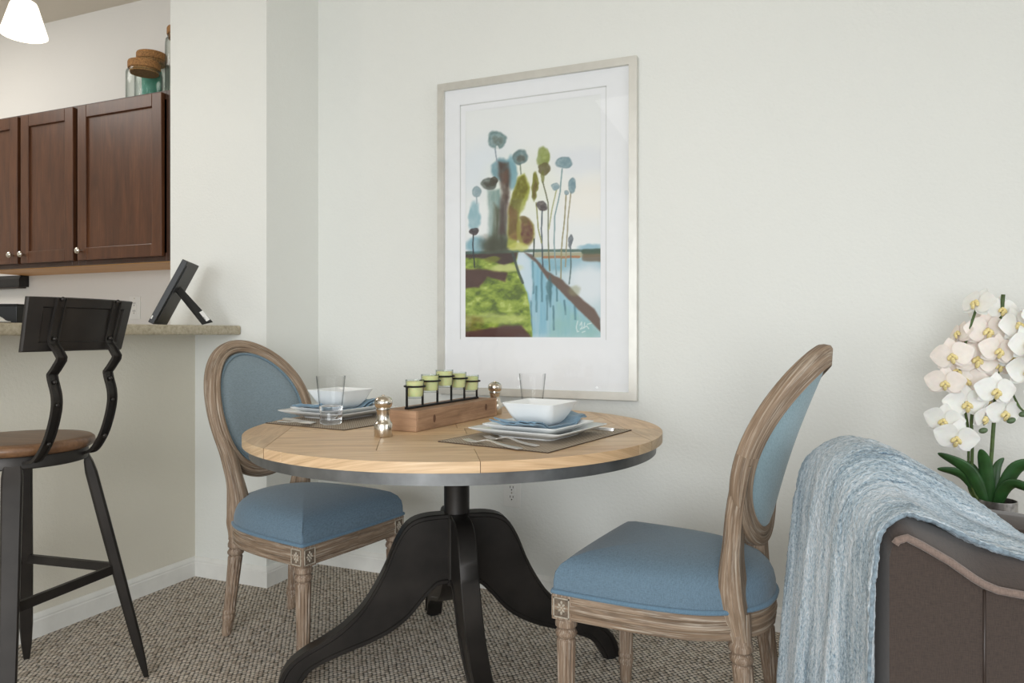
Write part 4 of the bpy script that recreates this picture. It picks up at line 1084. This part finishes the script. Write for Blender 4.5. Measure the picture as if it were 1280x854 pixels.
for z in (.45, .25, .09):
    nr = [bm.verts.new((v.co.x, v.co.y, min(z, v.co.z - .01))) for v in bd]
    for i in range(len(bd)): bm.faces.new((prev[i], prev[(i + 1) % len(bd)], nr[(i + 1) % len(bd)], nr[i]))
    prev = nr
cap(bm, prev)
obj('upholstered_body', bm, M['sofa'], ac, 50)
for l in (0, LA):
    bm = NB(); tube(bm, [(s, l + (-.002 if l == 0 else .002), e_prof(s) + .001) for s in [.008, .012, .018, .026, .038, .05, .07, .09, .11, .125, .133, .14, .148, .16, .18, .2, .3, .4, .5, .6, .68]], .0065, 8); obj('piping', bm, M['sofa_pipe'], ac, 180)
bm = NB(); tube(bm, [(.141, -.0005, z) for z in (.640, .5, .3, .1)], .0022, 6); obj('side_seam', bm, M['darkwood'], ac, 180)
for s in (.05, .62):
    for l in (.05, LA - .05):
        bm = NB(); lathe(bm, [(.014, 0), (.022, .09), (.022, .10)], 16); obj('leg', bm, M['darkwood'], ac, 40, (s, l, 0))

near = [(-.028, .14), (-.026, .30), (-.022, .45), (-.022, .58), (-.020, .66), (-.008, .712), (.025, .740), (.06, .738), (.10, .724), (.15, .702), (.20, .689), (.28, .674), (.36, .660), (.45, .646), (.54, .634)]
far = [(-.075, .10), (-.066, .30), (-.054, .48), (-.042, .64), (-.032, .72), (-.010, .785), (.035, .815), (.075, .813), (.115, .798), (.165, .768), (.215, .735), (.29, .675), (.37, .604), (.45, .545), (.53, .48)]
NP = catmull([(a, 0, b) for a, b in near], 5); FP = catmull([(a, 0, b) for a, b in far], 5)
rows = []
rng = random.Random(4)
nl = 40
for i in range(nl + 1):
    l = .016 + (.53 - .016) * i / nl
    k = smooth((l - .03) / .28); kk = smooth((l - .40) / .14)
    row = []
    for j, (a, b) in enumerate(zip(NP, FP)):
        p = a.lerp(b, k); hang = max(0, 1 - j / 28)
        s = p.x - hang * (.010 * math.sin(l * 42 + 1.2) + .006 * math.sin(l * 83 + .4)) ; z = p.z - .035 * kk * (1 if 18 < j < 50 else .4)
        ll = l + hang * .010 * math.sin(j * .25) + - .036 * smooth(hang * 4) * (1 - smooth(k * 3))
        if j > 26: ll += .040 * smooth((j - 26) / 14) * (1 - smooth(k * 1.5)); z -= .008 * smooth((j - 34) / 10) * (1 - k)
        if j > 34: z += .004 * math.sin(l * 60 + j * .3)
        row.append((s, ll, z))
    rows.append(row)
bm = NB(); grid_faces(bm, rows)
th = obj('throw_blanket', bm, M['throw'], None, 180, AO, (0, 0, ang))
mo = th.modifiers.new('thick', 'SOLIDIFY'); mo.thickness = .010; mo.offset = 1
mo = th.modifiers.new('sub', 'SUBSURF'); mo.levels = 1; mo.render_levels = 2
tx = bpy.data.textures.new('throw_fuzz', 'CLOUDS'); tx.noise_scale = .010
mo = th.modifiers.new('fuzz', 'DISPLACE'); mo.texture = tx; mo.strength = .006; mo.mid_level = .5
rim = plain('throw_hem', (140, 156, 167), 1.0, var=.3, scale=140, bump=.6, bscale=300); th.data.materials.append(rim)
th.modifiers['thick'].material_offset_rim = 1
tag(th, 'fuzzy heathered blue and white throw draped over the armchair back', 'blanket')

# ------------------------------------------------------------------ end table and orchid
et = thing('end_table', 'brown wooden end table under the orchid pot by the wall', 'table', (.30, 2.06, 0))
bm = NB(); box(bm, (.32, .25, .425), (.64, .50, .03), bev=.004); obj('tabletop', bm, M['sidewood'], et, 30)
bm = NB()
for c_, s_ in (((.32, .03, .375), (.56, .02, .07)), ((.32, .47, .375), (.56, .02, .07)), ((.03, .25, .375), (.02, .42, .07)), ((.61, .25, .375), (.02, .42, .07))): box(bm, c_, s_)
obj('apron', bm, M['sidewood'], et, 0)
for x in (.03, .61):
    for y in (.03, .47):
        obj('leg', box(NB(), (x, y, .205), (.04, .04, .41), bev=.003), M['sidewood'], et, 30)
OP = Vector((.473, 2.45, .4402))
orc = thing('potted_orchid', 'white moth orchid in a small silver pot on the end table', 'plant', OP)
bm = NB(); lathe(bm, [(.001, 0), (.043, 0), (.046, .003), (.048, .13), (.0475, .135), (.0455, .135), (.0445, .12), (.044, .1)], 48); obj('pot', bm, M['pot'], orc, 40)
bm = NB(); rows = []
for i in range(6): rows.append([(.0445 * (i + .02) / 5.02 * math.cos(2 * PI * k / 32), .0445 * (i + .02) / 5.02 * math.sin(2 * PI * k / 32), .112 + .007 * random.random() + .012 * (1 - i / 5)) for k in range(32)])
grid_faces(bm, rows, closed_u=True); obj('soil', bm, M['soil'], orc, 40)
def W2(p): return Vector(p) - OP
for P, r_ in (([(.462, 2.45, .55), (.455, 2.45, .64), (.459, 2.45, .722), (.471, 2.448, .927), (.476, 2.445, 1.03), (.484, 2.44, 1.158)], .0052), ([(.447, 2.45, .55), (.412, 2.448, .60), (.410, 2.445, .728), (.408, 2.44, .811), (.424, 2.44, .903), (.448, 2.44, .995), (.462, 2.43, 1.06)], .0044), ([(.44, 2.455, .55), (.404, 2.455, .60), (.402, 2.452, .70), (.400, 2.445, .77), (.385, 2.43, .86), (.375, 2.42, .95), (.395, 2.41, 1.05), (.413, 2.40, 1.12)], .0036), ([(.476, 2.445, 1.04), (.50, 2.43, .99), (.507, 2.43, .95), (.498, 2.42, .90), (.515, 2.42, .85), (.53, 2.42, .83)], .0030), ([(.484, 2.445, 1.10), (.51, 2.44, 1.09), (.535, 2.44, 1.05)], .0028)):
    bm = NB(); tube(bm, catmull([W2(p) for p in P], 8), r_, 8); obj('stem', bm, M['stem'], orc, 180)
leafs = [((.318, 2.40, .706), (.40, 2.43, .655), .024), ((.318, 2.41, .660), (.39, 2.44, .638), .020), ((.424, 2.41, .722), (.440, 2.43, .67), .024), ((.498, 2.50, .688), (.475, 2.48, .65), .018), ((.590, 2.40, .690), (.515, 2.43, .672), .026), ((.575, 2.37, .604), (.50, 2.41, .628), .022), ((.408, 2.49, .675), (.425, 2.47, .64), .016)]
for tip, mid, w in leafs:
    w *= .68
    base = Vector((.458 + (tip[0] - .458) * .08, 2.45 + (tip[1] - 2.45) * .1, .558))
    P = catmull([W2(base), W2(mid), W2(tip)], 10); rows = []
    vdir = Vector((0, -1, 0.2))
    for i, p in enumerate(P):
        f = i / (len(P) - 1); ww = w * (math.sin(min(1, .16 + f * .84) * PI) ** .75 if f < .99 else .02) + .0012
        t_ = (P[min(i + 1, len(P) - 1)] - P[max(i - 1, 0)]).normalized()
        sd = t_.cross(Vector((0, 1, .35)).normalized()).normalized(); nn = sd.cross(t_)
        rows.append([p + sd * (ww * q_) + nn * (abs(q_) * ww * .30) for q_ in (-1, -.6, -.25, 0, .25, .6, 1)])
    bm = NB(); grid_faces(bm, rows); o = obj('leaf', bm, M['leaf'], orc, 180); mo = o.modifiers.new('t', 'SOLIDIFY'); mo.thickness = .0016
def petal_mesh(bm, ang_, ln_, wd, cup, start=.004, zoff=0):
    rows = []
    for i in range(9):
        f = i / 8; x = start + ln_ * f; ww = wd * (math.sin(PI * min(1, (.10 + .9 * f)) ** .85)) ** .62 if f < 1 else wd * .12
        row = []
        for q_ in (-1, -.7, -.35, 0, .35, .7, 1):
            y = q_ * ww; xx = x - abs(q_) ** 2 * .15 * ww * f
            z = zoff + cup * (f * f) * ln_ + .10 * ww * q_ * q_ - .05 * ww * math.cos(q_ * 6) * f
            row.append((xx * math.cos(ang_) - y * math.sin(ang_), xx * math.sin(ang_) + y * math.cos(ang_), z))
        rows.append(row)
    grid_faces(bm, rows)
def flower_proto(mat, cup, name='flower'):
    bm = NB()
    for a_, l_, w_, zo in ((90, .036, .0155, -.0015), (215, .035, .0145, -.0015), (325, .035, .0145, -.0015), (10, .040, .0255, .0008), (170, .040, .0255, .0008)): petal_mesh(bm, math.radians(a_), l_, w_, cup, zoff=zo)
    f = obj(name, bm, mat, orc, 180)
    bm = NB()
    bmesh.ops.create_uvsphere(bm, u_segments=12, v_segments=8, radius=1, matrix=Matrix.Translation((0, .002, .006)) @ Matrix.Diagonal((.0048, .0055, .007, 1)))
    for s in (-1, 1):
        bmesh.ops.create_uvsphere(bm, u_segments=10, v_segments=7, radius=1, matrix=Matrix.Translation((s * .0068, -.004, .008)) @ Matrix.Rotation(s * .5, 4, 'Z') @ Matrix.Diagonal((.0050, .0085, .0055, 1)))
    bmesh.ops.create_uvsphere(bm, u_segments=10, v_segments=7, radius=1, matrix=Matrix.Translation((0, -.013, .011)) @ Matrix.Rotation(.5, 4, 'X') @ Matrix.Diagonal((.0055, .0105, .0040, 1)))
    bmesh.ops.scale(bm, vec=(.84, .84, .84), verts=bm.verts)
    obj('lip', bm, M['lip'], f, 180)
    return f
# blossoms: position, yaw (0 = towards the room), pitch, scale, kind
FL = [((.41, 2.37, 1.132), -60, 25, 1.0, 0), ((.440, 2.415, 1.056), 5, 0, 1.12, 1), ((.513, 2.42, 1.072), 20, 5, 1.05, 0), ((.528, 2.40, 1.02), 25, 0, 1.05, 0), ((.376, 2.43, 1.048), -75, 20, .85, 1), ((.350, 2.375, .985), -25, 0, 1.05, 1), ((.415, 2.41, .975), -5, 5, 1.15, 1), ((.536, 2.43, .943), 20, 0, 1.15, 0),
      ((.334, 2.385, .909), -20, -8, 1.0, 1), ((.396, 2.43, .912), -38, 0, 1.05, 1), ((.452, 2.37, .890), 5, -3, 1.05, 0), ((.388, 2.40, .850), -8, -5, 1.12, 0), ((.480, 2.41, .827), 12, -10, 1.0, 0), ((.330, 2.38, .802), -30, -8, 1.0, 0), ((.430, 2.40, .812), 40, -15, .85, 0), ((.357, 2.36, .756), -10, -12, 1.1, 0), ((.470, 2.44, .96), 10, 5, 1.0, 1), ((.555, 2.41, 1.10), 30, 5, 1.0, 0), ((.570, 2.40, .985), 30, 0, 1.0, 0), ((.560, 2.40, .88), 25, -10, 1.0, 0), ((.455, 2.47, 1.10), -15, 10, 1.0, 0), ((.462, 2.39, 1.0), 10, 0, 1.0, 1), ((.392, 2.43, 1.012), -30, 5, .95, 1), ((.503, 2.44, .985), 15, 0, 1.0, 0), ((.372, 2.43, .942), -25, 0, .95, 1), ((.445, 2.45, .852), 0, -5, 1.0, 0), ((.480, 2.44, 1.115), 5, 10, .9, 0)]
protos = [flower_proto(M['petal'], -.10), flower_proto(M['petal_pink'], -.16)]
used = [False, False]
for (p, yaw, pitch, s_, k) in FL:
    f = protos[k] if not used[k] else copy_tree(protos[k], parent=orc); used[k] = True
    yw = math.radians(yaw + 12); pt = math.radians(pitch)
    # flower axis +Z -> towards the room (-Y), yaw about Z
    R = Matrix.Rotation(yw, 4, 'Z') @ Matrix.Rotation(PI / 2 - pt, 4, 'X') @ Matrix.Rotation(math.radians(random.uniform(-14, 14)), 4, 'Z')
    f.matrix_basis = Matrix.Translation(W2(p)) @ R @ Matrix.Scale(s_ * 1.22, 4)
for p, rz in (((.427, 2.39, .777), 70), ((.495, 2.40, .807), 60), ((.404, 2.41, .735), 30), ((.523, 2.40, .826), 70)):
    bm = NB(); bmesh.ops.create_uvsphere(bm, u_segments=14, v_segments=10, radius=1, matrix=Matrix.Rotation(math.radians(rz), 4, 'Y') @ Matrix.Diagonal((.008, .008, .0115, 1)))
    obj('bud', bm, M['bud'], orc, 180, W2(p))

# ------------------------------------------------------------------ light
def area(name, loc, target, size, power, col, sy=None, spread=180):
    l = bpy.data.lights.new(name, 'AREA'); l.energy = power; l.color = col; l.shape = 'RECTANGLE'; l.size = size; l.size_y = sy or size; l.spread = math.radians(spread)
    o = bpy.data.objects.new(name, l); COL.objects.link(o); o.location = loc
    o.rotation_euler = (Vector(target) - Vector(loc)).to_track_quat('-Z', 'Y').to_euler(); return o
area('window_daylight', (-.1, -2.8, 1.2), (-1.25, 2.4, -.35), 3.0, 50, (.94, .975, 1.0), 1.8, 100)
area('side_window_daylight', (3.6, .4, 1.6), (-.5, 2.2, 1.0), 2.0, 18, (.97, .99, 1.0), 1.6)
area('kitchen_fill', (-4.3, 1.5, 2.70), (-4.3, 1.8, 0), 1.0, 23, (1.0, .96, .91))  # fill added to brighten the kitchen wall, not an actual fixture
area('room_overhead_fill', (-.6, .2, 2.72), (-.7, .9, 0), 1.8, 19, (1.0, .985, .96))  # overhead fill added to lift the floor and table tops
l = bpy.data.lights.new('pendant_bulb', 'POINT'); l.energy = 1.6; l.color = (1, .90, .78); l.shadow_soft_size = .04
o = bpy.data.objects.new('pendant_bulb', l); COL.objects.link(o); o.location = (-2.57, 1.712, 2.03)
w = bpy.data.worlds.new('daylight'); sc.world = w; w.use_nodes = True
bg = w.node_tree.nodes['Background']; bg.inputs[0].default_value = (.91, .965, 1.0, 1); bg.inputs[1].default_value = 1.08

# ------------------------------------------------------------------ camera
cam = bpy.data.cameras.new('camera'); cam.sensor_width = 36; cam.sensor_fit = 'HORIZONTAL'; cam.lens = 915 / 1280 * 36; cam.shift_y = -11 / 1280; cam.clip_start = .05
co_ = bpy.data.objects.new('camera', cam); COL.objects.link(co_); co_.location = (0, 0, 1.05); co_.rotation_euler = (PI / 2, 0, math.asin(.385)); sc.camera = co_
sc.view_settings.view_transform = 'Standard'; sc.view_settings.look = 'None'; sc.view_settings.exposure = -.03; sc.view_settings.gamma = 1
sc.cycles.use_denoising = True
sc.cycles.max_bounces = 10; sc.cycles.transparent_max_bounces = 16; sc.cycles.transmission_bounces = 10
